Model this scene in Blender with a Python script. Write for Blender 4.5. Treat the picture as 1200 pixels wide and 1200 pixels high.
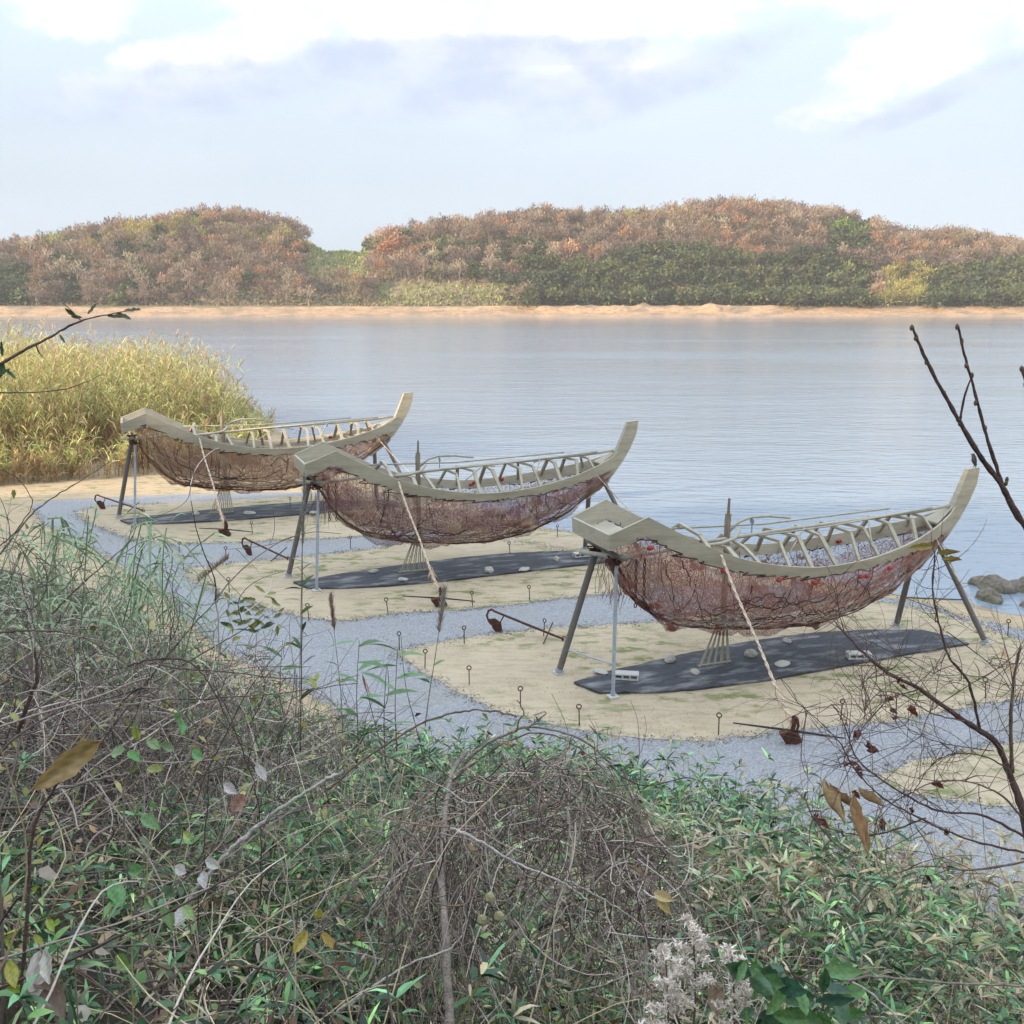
import bpy, math, random
import numpy as np
R = math.radians
random.seed(7)
rng = np.random.default_rng(11)
scene = bpy.context.scene
COL = scene.collection
for o in list(bpy.data.objects): bpy.data.objects.remove(o)

# ------------------------------------------------------------------ camera
CAM_H = 6.0
PITCH = math.atan(250/1200)
SP, CP = math.sin(PITCH), math.cos(PITCH)
cam_d = bpy.data.cameras.new('camera'); cam = bpy.data.objects.new('camera', cam_d); COL.objects.link(cam)
cam.location = (0, 0, CAM_H); cam.rotation_euler = (math.pi/2-PITCH, 0, 0)
cam_d.sensor_width = 36; cam_d.lens = 36; cam_d.clip_start = .05; cam_d.clip_end = 12000
scene.camera = cam

# ------------------------------------------------------------------ light
SUN_EL = R(17); SUN_AZ = (-.862, -.507)
sd = bpy.data.lights.new('sun', 'SUN'); sun = bpy.data.objects.new('sun', sd); COL.objects.link(sun)
sd.energy = 5.0; sd.angle = R(.6); sd.color = (1, .74, .47)
from mathutils import Vector
tosun = Vector((SUN_AZ[0]*math.cos(SUN_EL), SUN_AZ[1]*math.cos(SUN_EL), math.sin(SUN_EL)))
sun.rotation_euler = tosun.to_track_quat('Z', 'Y').to_euler()
world = bpy.data.worlds.new('World'); scene.world = world; world.use_nodes = True
scene.view_settings.view_transform = 'Standard'; scene.view_settings.look = 'None'
scene.view_settings.gamma = 1; scene.view_settings.exposure = 0.95
SKY_STRENGTH = .12; HAZE = .00026
world.cycles.sampling_method = 'MANUAL'; world.cycles.sample_map_resolution = 512
cy = scene.cycles; cy.max_bounces = 6; cy.diffuse_bounces = 2; cy.glossy_bounces = 2; cy.transmission_bounces = 2; cy.transparent_max_bounces = 16; cy.volume_bounces = 0; cy.use_adaptive_sampling = True; cy.adaptive_threshold = .02

def build_world():
    nt = world.node_tree; N = nt.nodes; L = nt.links; N.clear()
    out = N.new('ShaderNodeOutputWorld'); bg = N.new('ShaderNodeBackground'); bg.inputs[1].default_value = SKY_STRENGTH
    L.new(bg.outputs[0], out.inputs[0])
    sky = N.new('ShaderNodeTexSky'); sky.sky_type = 'NISHITA'; sky.sun_disc = False
    sky.sun_elevation = SUN_EL; sky.sun_rotation = math.atan2(SUN_AZ[0], SUN_AZ[1]); sky.air_density = 1.0; sky.dust_density = 1.5; sky.ozone_density = 1.5
    tc = N.new('ShaderNodeTexCoord'); sep = N.new('ShaderNodeSeparateXYZ'); L.new(tc.outputs['Generated'], sep.inputs[0])
    def m(op, a, b=None, c=None, clamp=False):
        n = N.new('ShaderNodeMath'); n.operation = op; n.use_clamp = clamp
        for i, x in enumerate((a, b, c)):
            if x is None: continue
            if isinstance(x, (int, float)): n.inputs[i].default_value = x
            else: L.new(x, n.inputs[i])
        return n.outputs[0]
    def rng_(x, a, b, c=0., d=1.):
        n = N.new('ShaderNodeMapRange'); n.interpolation_type = 'SMOOTHSTEP'; L.new(x, n.inputs[0])
        for i, v in enumerate((a, b, c, d)): n.inputs[i+1].default_value = v
        return n.outputs[0]
    def mix(f, a, b):
        n = N.new('ShaderNodeMix'); n.data_type = 'RGBA'
        if isinstance(f, (int, float)): n.inputs[0].default_value = f
        else: L.new(f, n.inputs[0])
        for i, x in ((6, a), (7, b)):
            if isinstance(x, tuple): n.inputs[i].default_value = (*x, 1)
            else: L.new(x, n.inputs[i])
        return n.outputs[2]
    az = m('ARCTAN2', sep.outputs[0], sep.outputs[1])      # 0 = +Y, + = right
    el = m('ARCSINE', sep.outputs[2])
    def noise(scale, sx, sy, detail=6, off=0., rough=.55):
        c = N.new('ShaderNodeCombineXYZ'); L.new(m('MULTIPLY', az, sx), c.inputs[0]); L.new(m('MULTIPLY', el, sy), c.inputs[1]); c.inputs[2].default_value = off
        n = N.new('ShaderNodeTexNoise'); n.inputs['Scale'].default_value = scale; n.inputs['Detail'].default_value = detail; n.inputs['Roughness'].default_value = rough
        L.new(c.outputs[0], n.inputs['Vector']); return n.outputs[0]
    n1 = noise(9, 1, 1.8, 8, 3.1, .6); n2 = noise(24, 1, 1.5, 7, 9.0, .62); n3 = noise(2.5, 1, 3, 4, 5.0); n4 = noise(60, 1, 1.4, 5, 2.0, .6); lump = noise(15, 1, 1.7, 8, 6.4, .6)
    wob = m('ADD', m('ADD', m('MULTIPLY', m('SUBTRACT', n1, .5), .42), m('MULTIPLY', m('SUBTRACT', n2, .5), .34)), m('MULTIPLY', m('SUBTRACT', n4, .5), .12))
    def blob(a0, e0, ra, re, w=1., tilt=0.):
        da = m('SUBTRACT', az, a0); de = m('SUBTRACT', m('SUBTRACT', el, e0), m('MULTIPLY', da, tilt))
        q = m('ADD', m('POWER', m('ABSOLUTE', m('DIVIDE', da, ra)), 2), m('POWER', m('ABSOLUTE', m('DIVIDE', de, re)), 2))
        return m('MULTIPLY', m('SUBTRACT', 1, q), w)
    def union(l, wk, lo=-.15, hi=.55):
        r = l[0]
        for x in l[1:]: r = m('MAXIMUM', r, x)
        return rng_(m('ADD', r, m('MULTIPLY', wob, wk)), lo, hi)
    # el of a pixel row: about (350-v)/1200
    white = union([blob(-.38, .243, .055, .028), blob(-.25, .212, .13, .024, 1, .30), blob(-.17, .25, .09, .02), blob(.0, .262, .24, .060), blob(.08, .215, .09, .035), blob(.36, .208, .09, .034, 1, .42), blob(.42, .262, .2, .03), blob(.5, .23, .1, .03),
                   blob(-1.2, .3, .4, .12), blob(1.3, .35, .5, .15), blob(2.4, .4, .5, .2), blob(-2.2, .5, .5, .15)], 6.0, -.45, .75)
    grey = union([blob(-.03, .182, .19, .026, 1, .06), blob(.13, .188, .12, .022, 1, .30), blob(.365, .163, .075, .010, 1, .38), blob(-.28, .178, .16, .025, 1, .15), blob(-.12, .205, .12, .022), blob(.0, .215, .2, .016)], 5.0, -.5, .9)
    veil = rng_(n3, .30, .75)
    high = rng_(el, .08, .30)
    pale = (3.5, 3.95, 4.6); hazy = (2.9, 3.35, 3.95)
    base = mix(.85, sky.outputs[0], hazy)
    base = mix(m('MULTIPLY', veil, .6), base, pale)
    base = mix(m('MULTIPLY', high, .85), base, (3.8, 4.6, 4.9))
    whc = mix(rng_(lump, .38, .58), (4.15, 4.45, 5.0), (5.6, 5.5, 5.5))
    base = mix(m('MULTIPLY', white, .92), base, whc)
    base = mix(m('MULTIPLY', grey, .88), base, mix(rng_(lump, .35, .65), (2.75, 3.2, 4.25), (3.4, 3.8, 4.6)))
    up = rng_(el, .36, .85)
    over = mix(rng_(noise(3, 1, 2, 5, 7.7), .35, .6), (9.6, 10.0, 10.6), (6.4, 7.4, 9.0))      # bright broken cloud overhead, out of view, added to brighten the ground
    base = mix(m('MULTIPLY', up, .93), base, over)
    L.new(base, bg.inputs[0])
build_world()

# ------------------------------------------------------------------ projection helpers (pixels of the 1200 px picture -> points in the place)
def ray(u, v):
    x = (u-600)/1200; y = (600-v)/1200
    return (x, CP+y*SP, -SP+y*CP)
def G(u, v, z=0.):
    d = ray(u, v); t = (z-CAM_H)/d[2]
    return (d[0]*t, d[1]*t, z)
def W(u, v, Y):
    d = ray(u, v); t = Y/d[1]
    return np.array((d[0]*t, Y, CAM_H+d[2]*t))

# ------------------------------------------------------------------ numeric helpers
def _hash(ix, iy, s):
    h = (ix*374761393 + iy*668265263 + s*1442695041) & 0xffffffff
    h = ((h ^ (h >> 13))*1274126177) & 0xffffffff
    return ((h ^ (h >> 16)) & 0xffff)/65535.
def vnoise(x, y, s=0):
    x = np.asarray(x, float); y = np.asarray(y, float)
    ix = np.floor(x).astype(np.int64); iy = np.floor(y).astype(np.int64)
    fx = x-ix; fy = y-iy; fx = fx*fx*(3-2*fx); fy = fy*fy*(3-2*fy)
    a = _hash(ix, iy, s); b = _hash(ix+1, iy, s); c = _hash(ix, iy+1, s); d = _hash(ix+1, iy+1, s)
    return (a*(1-fx)+b*fx)*(1-fy)+(c*(1-fx)+d*fx)*fy
def fbm(x, y, s=0, o=4):
    r = 0; a = .5
    for i in range(o):
        r = r+a*vnoise(np.asarray(x)*2**i, np.asarray(y)*2**i, s+i); a *= .5
    return r/(1-.5**o)
def seg_dist(px, py, poly):
    d = np.full(np.shape(px), 1e9)
    for (x0, y0), (x1, y1) in zip(poly[:-1], poly[1:]):
        vx, vy = x1-x0, y1-y0; t = np.clip(((px-x0)*vx+(py-y0)*vy)/(vx*vx+vy*vy), 0, 1)
        d = np.minimum(d, np.hypot(px-x0-t*vx, py-y0-t*vy))
    return d
def inside(px, py, poly):
    c = np.zeros(np.shape(px), bool); n = len(poly)
    for i in range(n):
        x0, y0 = poly[i]; x1, y1 = poly[(i+1) % n]
        if y0 == y1: continue
        hit = ((y0 > py) != (y1 > py)) & (px < (x1-x0)*(py-y0)/(y1-y0)+x0)
        c ^= hit
    return c
WATER = -.6
shore = [(-900, 60), (-200, 56), (-60, 57)] + [G(u, v, WATER)[:2] for u, v in ((150, 478), (300, 492), (372, 530), (470, 566), (640, 619), (800, 650), (950, 677), (1063, 699), (1133, 706), (1170, 718), (1200, 722))] + [(16, 18), (24, 16), (60, 14), (900, 10)]
land = shore + [(900, -900), (-900, -900)]
foot = [(-200, 24), (-40, 25), (-16, 25)] + [G(u, v)[:2] for u, v in ((100, 690), (230, 785), (330, 850), (430, 900), (600, 925), (800, 955), (1000, 1025), (1200, 1100))] + [(9, 6.5), (20, 2), (60, -8), (200, -20)]
bankp = foot + [(200, -900), (-200, -900)]
PROF = np.array([(0, 0), (1, .22), (3, 1.0), (5.5, 2.0), (7.7, 3.0), (8.9, 3.9), (9.5, 4.35), (11, 4.5), (18, 6.5), (40, 17), (80, 24), (900, 30)])
def ground_h(x, y):
    x = np.asarray(x, float); y = np.asarray(y, float)
    ds = seg_dist(x, y, shore); L_ = inside(x, y, land)
    z = np.where(L_, np.minimum(WATER+.27*ds, 0), np.maximum(WATER-.14*ds, -5))
    db = np.where(inside(x, y, bankp), seg_dist(x, y, foot), 0)
    zb = np.interp(db, PROF[:, 0], PROF[:, 1])*(1+.12*(fbm(x*.5, y*.5, 5)-.5)) + np.minimum(db, 2)*.12*(fbm(x*1.3, y*1.3, 9)-.5)
    # unseen spur added at the left, its falling crest shaped to shade the site
    ridge = np.interp(y, [-60, -5, 10.3, 25.6, 33, 40], [27, 21.0, 10.6, 1.6, .4, 0])
    zs = ridge*np.exp(-((x+50)/13.)**2)
    return np.maximum(np.where(db > 0, np.maximum(z, 0)+zb, z), np.where(L_ & (zs > .3), zs, -9))

# ------------------------------------------------------------------ materials
def new_mat(name):
    m = bpy.data.materials.new(name); m.use_nodes = True; return m
def mat(name, col, rough=.7, var=.15, scale=6., bump=0., bscale=40., metal=0., col2=None, thr=(.4, .65), attr=False, trans=0., spec=.3, stretch=None, detail=6):
    m = new_mat(name); nt = m.node_tree; N = nt.nodes; L = nt.links
    b = N['Principled BSDF']; b.inputs['Roughness'].default_value = rough; b.inputs['Metallic'].default_value = metal
    b.inputs['Specular IOR Level'].default_value = spec
    tc = N.new('ShaderNodeTexCoord'); vec = tc.outputs['Object']
    if stretch:
        mp = N.new('ShaderNodeMapping'); mp.inputs['Scale'].default_value = stretch; L.new(vec, mp.inputs[0]); vec = mp.outputs[0]
    n = N.new('ShaderNodeTexNoise'); n.inputs['Scale'].default_value = scale; n.inputs['Detail'].default_value = detail; L.new(vec, n.inputs['Vector'])
    if attr:
        a = N.new('ShaderNodeAttribute'); a.attribute_name = 'Col'; base = a.outputs['Color']
    else:
        rgb = N.new('ShaderNodeRGB'); rgb.outputs[0].default_value = (*col, 1); base = rgb.outputs[0]
    if col2:
        mr = N.new('ShaderNodeMapRange'); L.new(n.outputs[0], mr.inputs[0]); mr.inputs[1].default_value = thr[0]; mr.inputs[2].default_value = thr[1]
        mx = N.new('ShaderNodeMix'); mx.data_type = 'RGBA'; L.new(mr.outputs[0], mx.inputs[0]); L.new(base, mx.inputs[6]); mx.inputs[7].default_value = (*col2, 1); base = mx.outputs[2]
    n2 = N.new('ShaderNodeTexNoise'); n2.inputs['Scale'].default_value = scale*5.3; n2.inputs['Detail'].default_value = 5; L.new(vec, n2.inputs['Vector'])
    mr = N.new('ShaderNodeMapRange'); L.new(n2.outputs[0], mr.inputs[0]); mr.inputs[1].default_value = .3; mr.inputs[2].default_value = .7
    mr.inputs[3].default_value = 1-var; mr.inputs[4].default_value = 1+var
    hs = N.new('ShaderNodeHueSaturation'); L.new(base, hs.inputs['Color']); L.new(mr.outputs[0], hs.inputs['Value'])
    L.new(hs.outputs[0], b.inputs['Base Color'])
    if bump:
        bn = N.new('ShaderNodeTexNoise'); bn.inputs['Scale'].default_value = bscale; bn.inputs['Detail'].default_value = 4; L.new(vec, bn.inputs['Vector'])
        bp = N.new('ShaderNodeBump'); bp.inputs['Strength'].default_value = bump; bp.inputs['Distance'].default_value = .02; L.new(bn.outputs[0], bp.inputs['Height']); L.new(bp.outputs[0], b.inputs['Normal'])
    if trans:
        t = N.new('ShaderNodeBsdfTranslucent'); L.new(hs.outputs[0], t.inputs[0]); ms = N.new('ShaderNodeMixShader'); ms.inputs[0].default_value = trans
        L.new(b.outputs[0], ms.inputs[1]); L.new(t.outputs[0], ms.inputs[2]); L.new(ms.outputs[0], N['Material Output'].inputs[0])
    return m
M = {}
M['paint'] = mat('greige paint', (.41, .38, .30), .55, .10, 2.2, .12, 45, spec=.3, col2=(.31, .285, .22), thr=(.42, .72), stretch=(.5, 1, 3.5), detail=9)
M['pole'] = mat('weathered pole paint', (.40, .385, .32), .6, .12, 8, .1, 60, col2=(.27, .25, .2), thr=(.5, .8))
M['steel'] = mat('galvanised steel', (.42, .47, .54), .42, .08, 9, .05, 60, metal=.35, col2=(.34, .38, .44))
M['dark_steel'] = mat('dull brown steel', (.17, .155, .15), .55, .15, 9, .05, 60, metal=.2)
M['rust'] = mat('rusty iron', (.075, .035, .025), .85, .35, 14, .4, 60, col2=(.17, .065, .035), thr=(.5, .75))
M['blackiron'] = mat('dark iron', (.035, .03, .03), .7, .3, 14, .3, 60)
M['wood'] = mat('weathered post wood', (.20, .165, .13), .85, .25, 5, .3, 60, stretch=(5, 5, 1), col2=(.3, .27, .2))
M['cream_rod'] = mat('bleached bamboo rods', (.42, .40, .31), .7, .12, 6)
M['rope_dark'] = mat('tarred rope', (.045, .03, .03), .95, .3, 30, attr=True)
M['rope_pink'] = mat('faded pink rope', (.62, .47, .38), .9, .18, 20, .4, 120, col2=(.75, .66, .52))
M['frayed'] = mat('frayed straw rope', (.68, .49, .28), .95, .2, 30)
M['red'] = mat('faded red plastic', (.36, .045, .04), .5, .2, 30)
M['concrete'] = mat('pale concrete', (.52, .52, .50), .9, .1, 20, .3, 80)
M['pebble'] = mat('pale stone', (.45, .44, .40), .85, .2, 12, .3, 40)
M['rock'] = mat('shore rock', (.17, .145, .12), .85, .3, 2.5, .8, 12, col2=(.10, .12, .06), thr=(.5, .7))
M['twig'] = mat('twig bark', (.2, .17, .15), .9, .2, 20, attr=True, spec=.15)
M['leaf'] = mat('leaf', (.1, .2, .08), .36, .15, 12, attr=True, trans=.22, spec=.5)
M['canopy'] = mat('canopy', (.1, .2, .08), .9, .2, .4, attr=True, trans=.15, spec=.1)
M['bird'] = mat('bird plumage', (.03, .03, .035), .6, .2, 30)

def sand_mat(name, grass=.5, c1=(.47, .365, .24), c2=(.41, .325, .22)):
    m = new_mat(name); N = m.node_tree.nodes; L = m.node_tree.links; b = N['Principled BSDF']; b.inputs['Roughness'].default_value = .95; b.inputs['Specular IOR Level'].default_value = .15
    tc = N.new('ShaderNodeTexCoord')
    def nz(s, d=5, st=None, r=.55):
        n = N.new('ShaderNodeTexNoise'); n.inputs['Scale'].default_value = s; n.inputs['Detail'].default_value = d; n.inputs['Roughness'].default_value = r
        v = tc.outputs['Object']
        if st: mp = N.new('ShaderNodeMapping'); mp.inputs['Scale'].default_value = st; mp.inputs['Rotation'].default_value = (0, 0, R(-14)); L.new(v, mp.inputs[0]); v = mp.outputs[0]
        L.new(v, n.inputs['Vector']); return n.outputs[0]
    def mr(x, a, b_, c=0., d=1.):
        n = N.new('ShaderNodeMapRange'); L.new(x, n.inputs[0])
        for i, v in enumerate((a, b_, c, d)): n.inputs[i+1].default_value = v
        return n.outputs[0]
    def mix(f, a, b_):
        n = N.new('ShaderNodeMix'); n.data_type = 'RGBA'; L.new(f, n.inputs[0])
        for i, x in ((6, a), (7, b_)):
            if isinstance(x, tuple): n.inputs[i].default_value = (*x, 1)
            else: L.new(x, n.inputs[i])
        return n.outputs[2]
    c = mix(mr(nz(.8), .35, .65), c1, c2)
    c = mix(mr(nz(2.2, 8, (1, 3.2, 1)), .46, .68, 0, .7), c, (.31, .25, .175))
    c = mix(mr(nz(25, 6), .35, .75, 0, .45), c, (.55, .47, .34))
    c = mix(mr(nz(60, 3), .55, .75, 0, .45), c, (.18, .14, .10))
    if grass:
        mm = N.new('ShaderNodeMath'); mm.operation = 'MULTIPLY'; L.new(mr(nz(1.9, 8, (1, 1.9, 1), .65), .515, .60, 0, grass), mm.inputs[0]); L.new(mr(nz(.35, 3), .42, .54), mm.inputs[1])
        c = mix(mm.outputs[0], c, (.17, .20, .075))
    # wet, darker sand close to the water line
    ge = N.new('ShaderNodeSeparateXYZ'); L.new(tc.outputs['Object'], ge.inputs[0])
    c = mix(mr(ge.outputs[2], WATER+.02, WATER+.28, .75, 0.), c, (.27, .19, .12))
    L.new(c, b.inputs['Base Color'])
    bp = N.new('ShaderNodeBump'); bp.inputs['Strength'].default_value = .45; bp.inputs['Distance'].default_value = .03; L.new(nz(14, 8), bp.inputs['Height']); L.new(bp.outputs[0], b.inputs['Normal'])
    return m
M['sand'] = sand_mat('beach sand', .8)
M['pad'] = sand_mat('compacted sandy soil', .95, (.49, .415, .30), (.41, .345, .25))
def gravel_mat():
    m = new_mat('blue grey gravel'); N = m.node_tree.nodes; L = m.node_tree.links; b = N['Principled BSDF']; b.inputs['Roughness'].default_value = .85
    tc = N.new('ShaderNodeTexCoord'); vo = N.new('ShaderNodeTexVoronoi'); vo.inputs['Scale'].default_value = 55; L.new(tc.outputs['Object'], vo.inputs['Vector'])
    cr = N.new('ShaderNodeValToRGB'); e = cr.color_ramp.elements; e[0].position = .0; e[0].color = (.24, .252, .275, 1); e[1].position = 1; e[1].color = (.43, .445, .465, 1)
    e2 = cr.color_ramp.elements.new(.6); e2.color = (.315, .33, .36, 1)
    sp = N.new('ShaderNodeSeparateColor'); L.new(vo.outputs['Color'], sp.inputs[0]); L.new(sp.outputs[0], cr.inputs[0])
    n = N.new('ShaderNodeTexNoise'); n.inputs['Scale'].default_value = .9; n.inputs['Detail'].default_value = 6; L.new(tc.outputs['Object'], n.inputs['Vector'])
    mr = N.new('ShaderNodeMapRange'); L.new(n.outputs[0], mr.inputs[0]); mr.inputs[1].default_value = .54; mr.inputs[2].default_value = .74; mr.inputs[4].default_value = .55
    mx = N.new('ShaderNodeMix'); mx.data_type = 'RGBA'; L.new(mr.outputs[0], mx.inputs[0]); L.new(cr.outputs[0], mx.inputs[6]); mx.inputs[7].default_value = (.30, .29, .22, 1)
    L.new(mx.outputs[2], b.inputs['Base Color'])
    bp = N.new('ShaderNodeBump'); bp.inputs['Strength'].default_value = .8; bp.inputs['Distance'].default_value = .02; L.new(vo.outputs['Distance'], bp.inputs['Height']); bp.invert = True; L.new(bp.outputs[0], b.inputs['Normal'])
    return m
M['gravel'] = gravel_mat()
M['bank'] = mat('leaf litter soil', (.03, .025, .018), .95, .5, 5, .6, 30, col2=(.07, .052, .035))
M['matting'] = mat('dark slate sheeting', (.050, .054, .066), .72, .30, 1.5, .25, 20, col2=(.21, .215, .225), thr=(.50, .68), stretch=(1, 2.6, 1), spec=.3, detail=10)
def water_mat():
    m = new_mat('sea water'); N = m.node_tree.nodes; L = m.node_tree.links; b = N['Principled BSDF']
    b.inputs['Base Color'].default_value = (.215, .275, .345, 1); b.inputs['Roughness'].default_value = .12; b.inputs['IOR'].default_value = 1.33; b.inputs['Specular IOR Level'].default_value = .5
    tc = N.new('ShaderNodeTexCoord')
    def nz(s, st, rot, d=3):
        mp = N.new('ShaderNodeMapping'); mp.inputs['Scale'].default_value = st; mp.inputs['Rotation'].default_value = (0, 0, R(rot)); L.new(tc.outputs['Object'], mp.inputs[0])
        n = N.new('ShaderNodeTexNoise'); n.inputs['Scale'].default_value = s; n.inputs['Detail'].default_value = d; L.new(mp.outputs[0], n.inputs['Vector']); return n.outputs[0]
    def add(a, b_, k):
        n = N.new('ShaderNodeMath'); n.operation = 'MULTIPLY_ADD'; L.new(b_, n.inputs[0]); n.inputs[1].default_value = k; L.new(a, n.inputs[2]); return n.outputs[0]
    h = add(add(nz(2.1, (.45, 1.3, 1), 9, 5), nz(.33, (.30, 1.2, 1), -6, 4), 1.5), nz(5, (.6, 1.3, 1), 4, 3), .12)
    bp = N.new('ShaderNodeBump'); bp.inputs['Strength'].default_value = 1.0; bp.inputs['Distance'].default_value = .050; L.new(h, bp.inputs['Height']); L.new(bp.outputs[0], b.inputs['Normal'])
    # the water in the lee of the far shore lies calmer
    sy = N.new('ShaderNodeSeparateXYZ'); L.new(tc.outputs['Object'], sy.inputs[0]); ca = N.new('ShaderNodeMapRange'); L.new(sy.outputs[1], ca.inputs[0]); ca.inputs[1].default_value = 215; ca.inputs[2].default_value = 350; ca.inputs[3].default_value = 1.; ca.inputs[4].default_value = .55; L.new(ca.outputs[0], bp.inputs['Strength'])
    # broad patches of calmer and more wind-roughened water
    mr = N.new('ShaderNodeMapRange'); L.new(nz(.035, (.35, 1.6, 1), 6, 4), mr.inputs[0]); mr.inputs[1].default_value = .35; mr.inputs[2].default_value = .65; mr.inputs[3].default_value = .09; mr.inputs[4].default_value = .16
    mm = N.new('ShaderNodeMath'); mm.operation = 'MULTIPLY'; L.new(mr.outputs[0], mm.inputs[0]); L.new(ca.outputs[0], mm.inputs[1]); L.new(mm.outputs[0], b.inputs['Roughness'])
    return m
M['water'] = water_mat()
def net_mat():
    m = new_mat('old fishing net'); N = m.node_tree.nodes; L = m.node_tree.links; b = N['Principled BSDF']; b.inputs['Roughness'].default_value = .95; b.inputs['Specular IOR Level'].default_value = .1
    a = N.new('ShaderNodeAttribute'); a.attribute_name = 'Col'; L.new(a.outputs['Color'], b.inputs['Base Color'])
    tc = N.new('ShaderNodeTexCoord')
    def vor(s, st):
        mp = N.new('ShaderNodeMapping'); mp.inputs['Scale'].default_value = st; mp.inputs['Rotation'].default_value = (R(12), R(18), 0); L.new(tc.outputs['Object'], mp.inputs[0])
        n = N.new('ShaderNodeTexVoronoi'); n.feature = 'DISTANCE_TO_EDGE'; n.inputs['Scale'].default_value = s; L.new(mp.outputs[0], n.inputs['Vector']); return n.outputs[0]
    def nz(s, d=6):
        n = N.new('ShaderNodeTexNoise'); n.inputs['Scale'].default_value = s; n.inputs['Detail'].default_value = d; n.inputs['Roughness'].default_value = .65; L.new(tc.outputs['Object'], n.inputs['Vector']); return n.outputs[0]
    def mth(op, x, y, cl=False):
        n = N.new('ShaderNodeMath'); n.operation = op; n.use_clamp = cl
        for i, q in enumerate((x, y)):
            if isinstance(q, (int, float)): n.inputs[i].default_value = q
            else: L.new(q, n.inputs[i])
        return n.outputs[0]
    fine = mth('LESS_THAN', vor(60, (1, 1, .8)), .058); coarse = mth('LESS_THAN', vor(14, (1, 1, .55)), .032)
    fold = mth('MULTIPLY', mth('SUBTRACT', nz(3.8, 8), .46), 8.0, True)
    fold = mth('MULTIPLY', fold, mth('MULTIPLY', a.outputs['Alpha'], 1.45))
    gr = mth('GREATER_THAN', fold, nz(170, 2))
    al = mth('MAXIMUM', mth('MAXIMUM', mth('MULTIPLY', fine, .9), mth('MULTIPLY', coarse, .95)), gr)
    L.new(al, b.inputs['Alpha'])
    return m
M['net'] = net_mat()

# ------------------------------------------------------------------ mesh building
def link(o, parent=None):
    COL.objects.link(o)
    if parent: o.parent = parent
    return o
class MB:
    def __init__(s): s.v = []; s.f = []
    def box(s, c, size, rz=0., tilt=None):
        n = len(s.v); cx, cy, cz = c; hx, hy, hz = size[0]/2, size[1]/2, size[2]/2; ca, sa = math.cos(rz), math.sin(rz)
        for x in (-hx, hx):
            for y in (-hy, hy):
                for z in (-hz, hz): s.v.append((cx+x*ca-y*sa, cy+x*sa+y*ca, cz+z))
        for f in ((0, 1, 3, 2), (4, 6, 7, 5), (0, 4, 5, 1), (2, 3, 7, 6), (0, 2, 6, 4), (1, 5, 7, 3)): s.f.append(tuple(n+i for i in f))
        return s
    def tube(s, pts, rad, sides=8, caps=True):
        pts = [Vector(p) for p in pts]; n0 = len(s.v); k = len(pts)
        if not hasattr(rad, '__len__'): rad = [rad]*k
        t0 = (pts[1]-pts[0]).normalized(); a = Vector((0, 0, 1)) if abs(t0.z) < .9 else Vector((1, 0, 0)); u = t0.cross(a).normalized()
        for i, p in enumerate(pts):
            t = (pts[min(i+1, k-1)]-pts[max(i-1, 0)]).normalized(); u = (u-t*u.dot(t)).normalized(); w = t.cross(u)
            for j in range(sides):
                an = 2*math.pi*j/sides; s.v.append(tuple(p+(u*math.cos(an)+w*math.sin(an))*rad[i]))
        for i in range(k-1):
            for j in range(sides):
                a_, b_ = n0+i*sides+j, n0+i*sides+(j+1) % sides; s.f.append((a_, b_, b_+sides, a_+sides))
        if caps: s.f.append(tuple(n0+j for j in range(sides))[::-1]); s.f.append(tuple(n0+(k-1)*sides+j for j in range(sides)))
        return s
    def prism(s, outline, off, both=None):      # outline: 3D points, off: extrusion vector
        n = len(s.v); k = len(outline); o = Vector(off)
        s.v += [tuple(Vector(p)) for p in outline]+[tuple(Vector(p)+o) for p in outline]
        s.f.append(tuple(range(n, n+k))[::-1]); s.f.append(tuple(range(n+k, n+2*k)))
        for i in range(k): j = (i+1) % k; s.f.append((n+i, n+j, n+k+j, n+k+i))
        return s
    def strip(s, A, B, C, D):                   # four point rows (outer top, inner top, inner bottom, outer bottom)
        n = len(s.v); k = len(A)
        for i in range(k): s.v += [tuple(A[i]), tuple(B[i]), tuple(C[i]), tuple(D[i])]
        for i in range(k-1):
            for j in range(4): a = n+i*4+j; b = n+i*4+(j+1) % 4; s.f.append((a, b, b+4, a+4))
        s.f.append((n, n+3, n+2, n+1)); e = n+(k-1)*4; s.f.append((e, e+1, e+2, e+3)); return s
    def blob(s, c, r, seed=0, jit=.15, seg=10, rings=6):
        n = len(s.v); rn = random.Random(seed); c = Vector(c)
        for i in range(rings+1):
            ph = math.pi*i/rings
            for j in range(seg):
                th = 2*math.pi*j/seg; q = 1+rn.uniform(-jit, jit)
                s.v.append((c.x+r[0]*math.sin(ph)*math.cos(th)*q, c.y+r[1]*math.sin(ph)*math.sin(th)*q, c.z+r[2]*math.cos(ph)*(q if 0 < i < rings else 1)))
        for i in range(rings):
            for j in range(seg): a = n+i*seg+j; b = n+i*seg+(j+1) % seg; s.f.append((a, a+seg, b+seg, b))
        return s
    def build(s, name, m, parent=None, bevel=0., smooth=False):
        me = bpy.data.meshes.new(name); me.from_pydata(s.v, [], s.f); me.update(); me.materials.append(m)
        if smooth: me.shade_smooth()
        o = link(bpy.data.objects.new(name, me), parent)
        if bevel:
            b = o.modifiers.new('bevel', 'BEVEL'); b.width = bevel; b.segments = 2; b.limit_method = 'ANGLE'; b.angle_limit = R(40)
        return o
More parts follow.
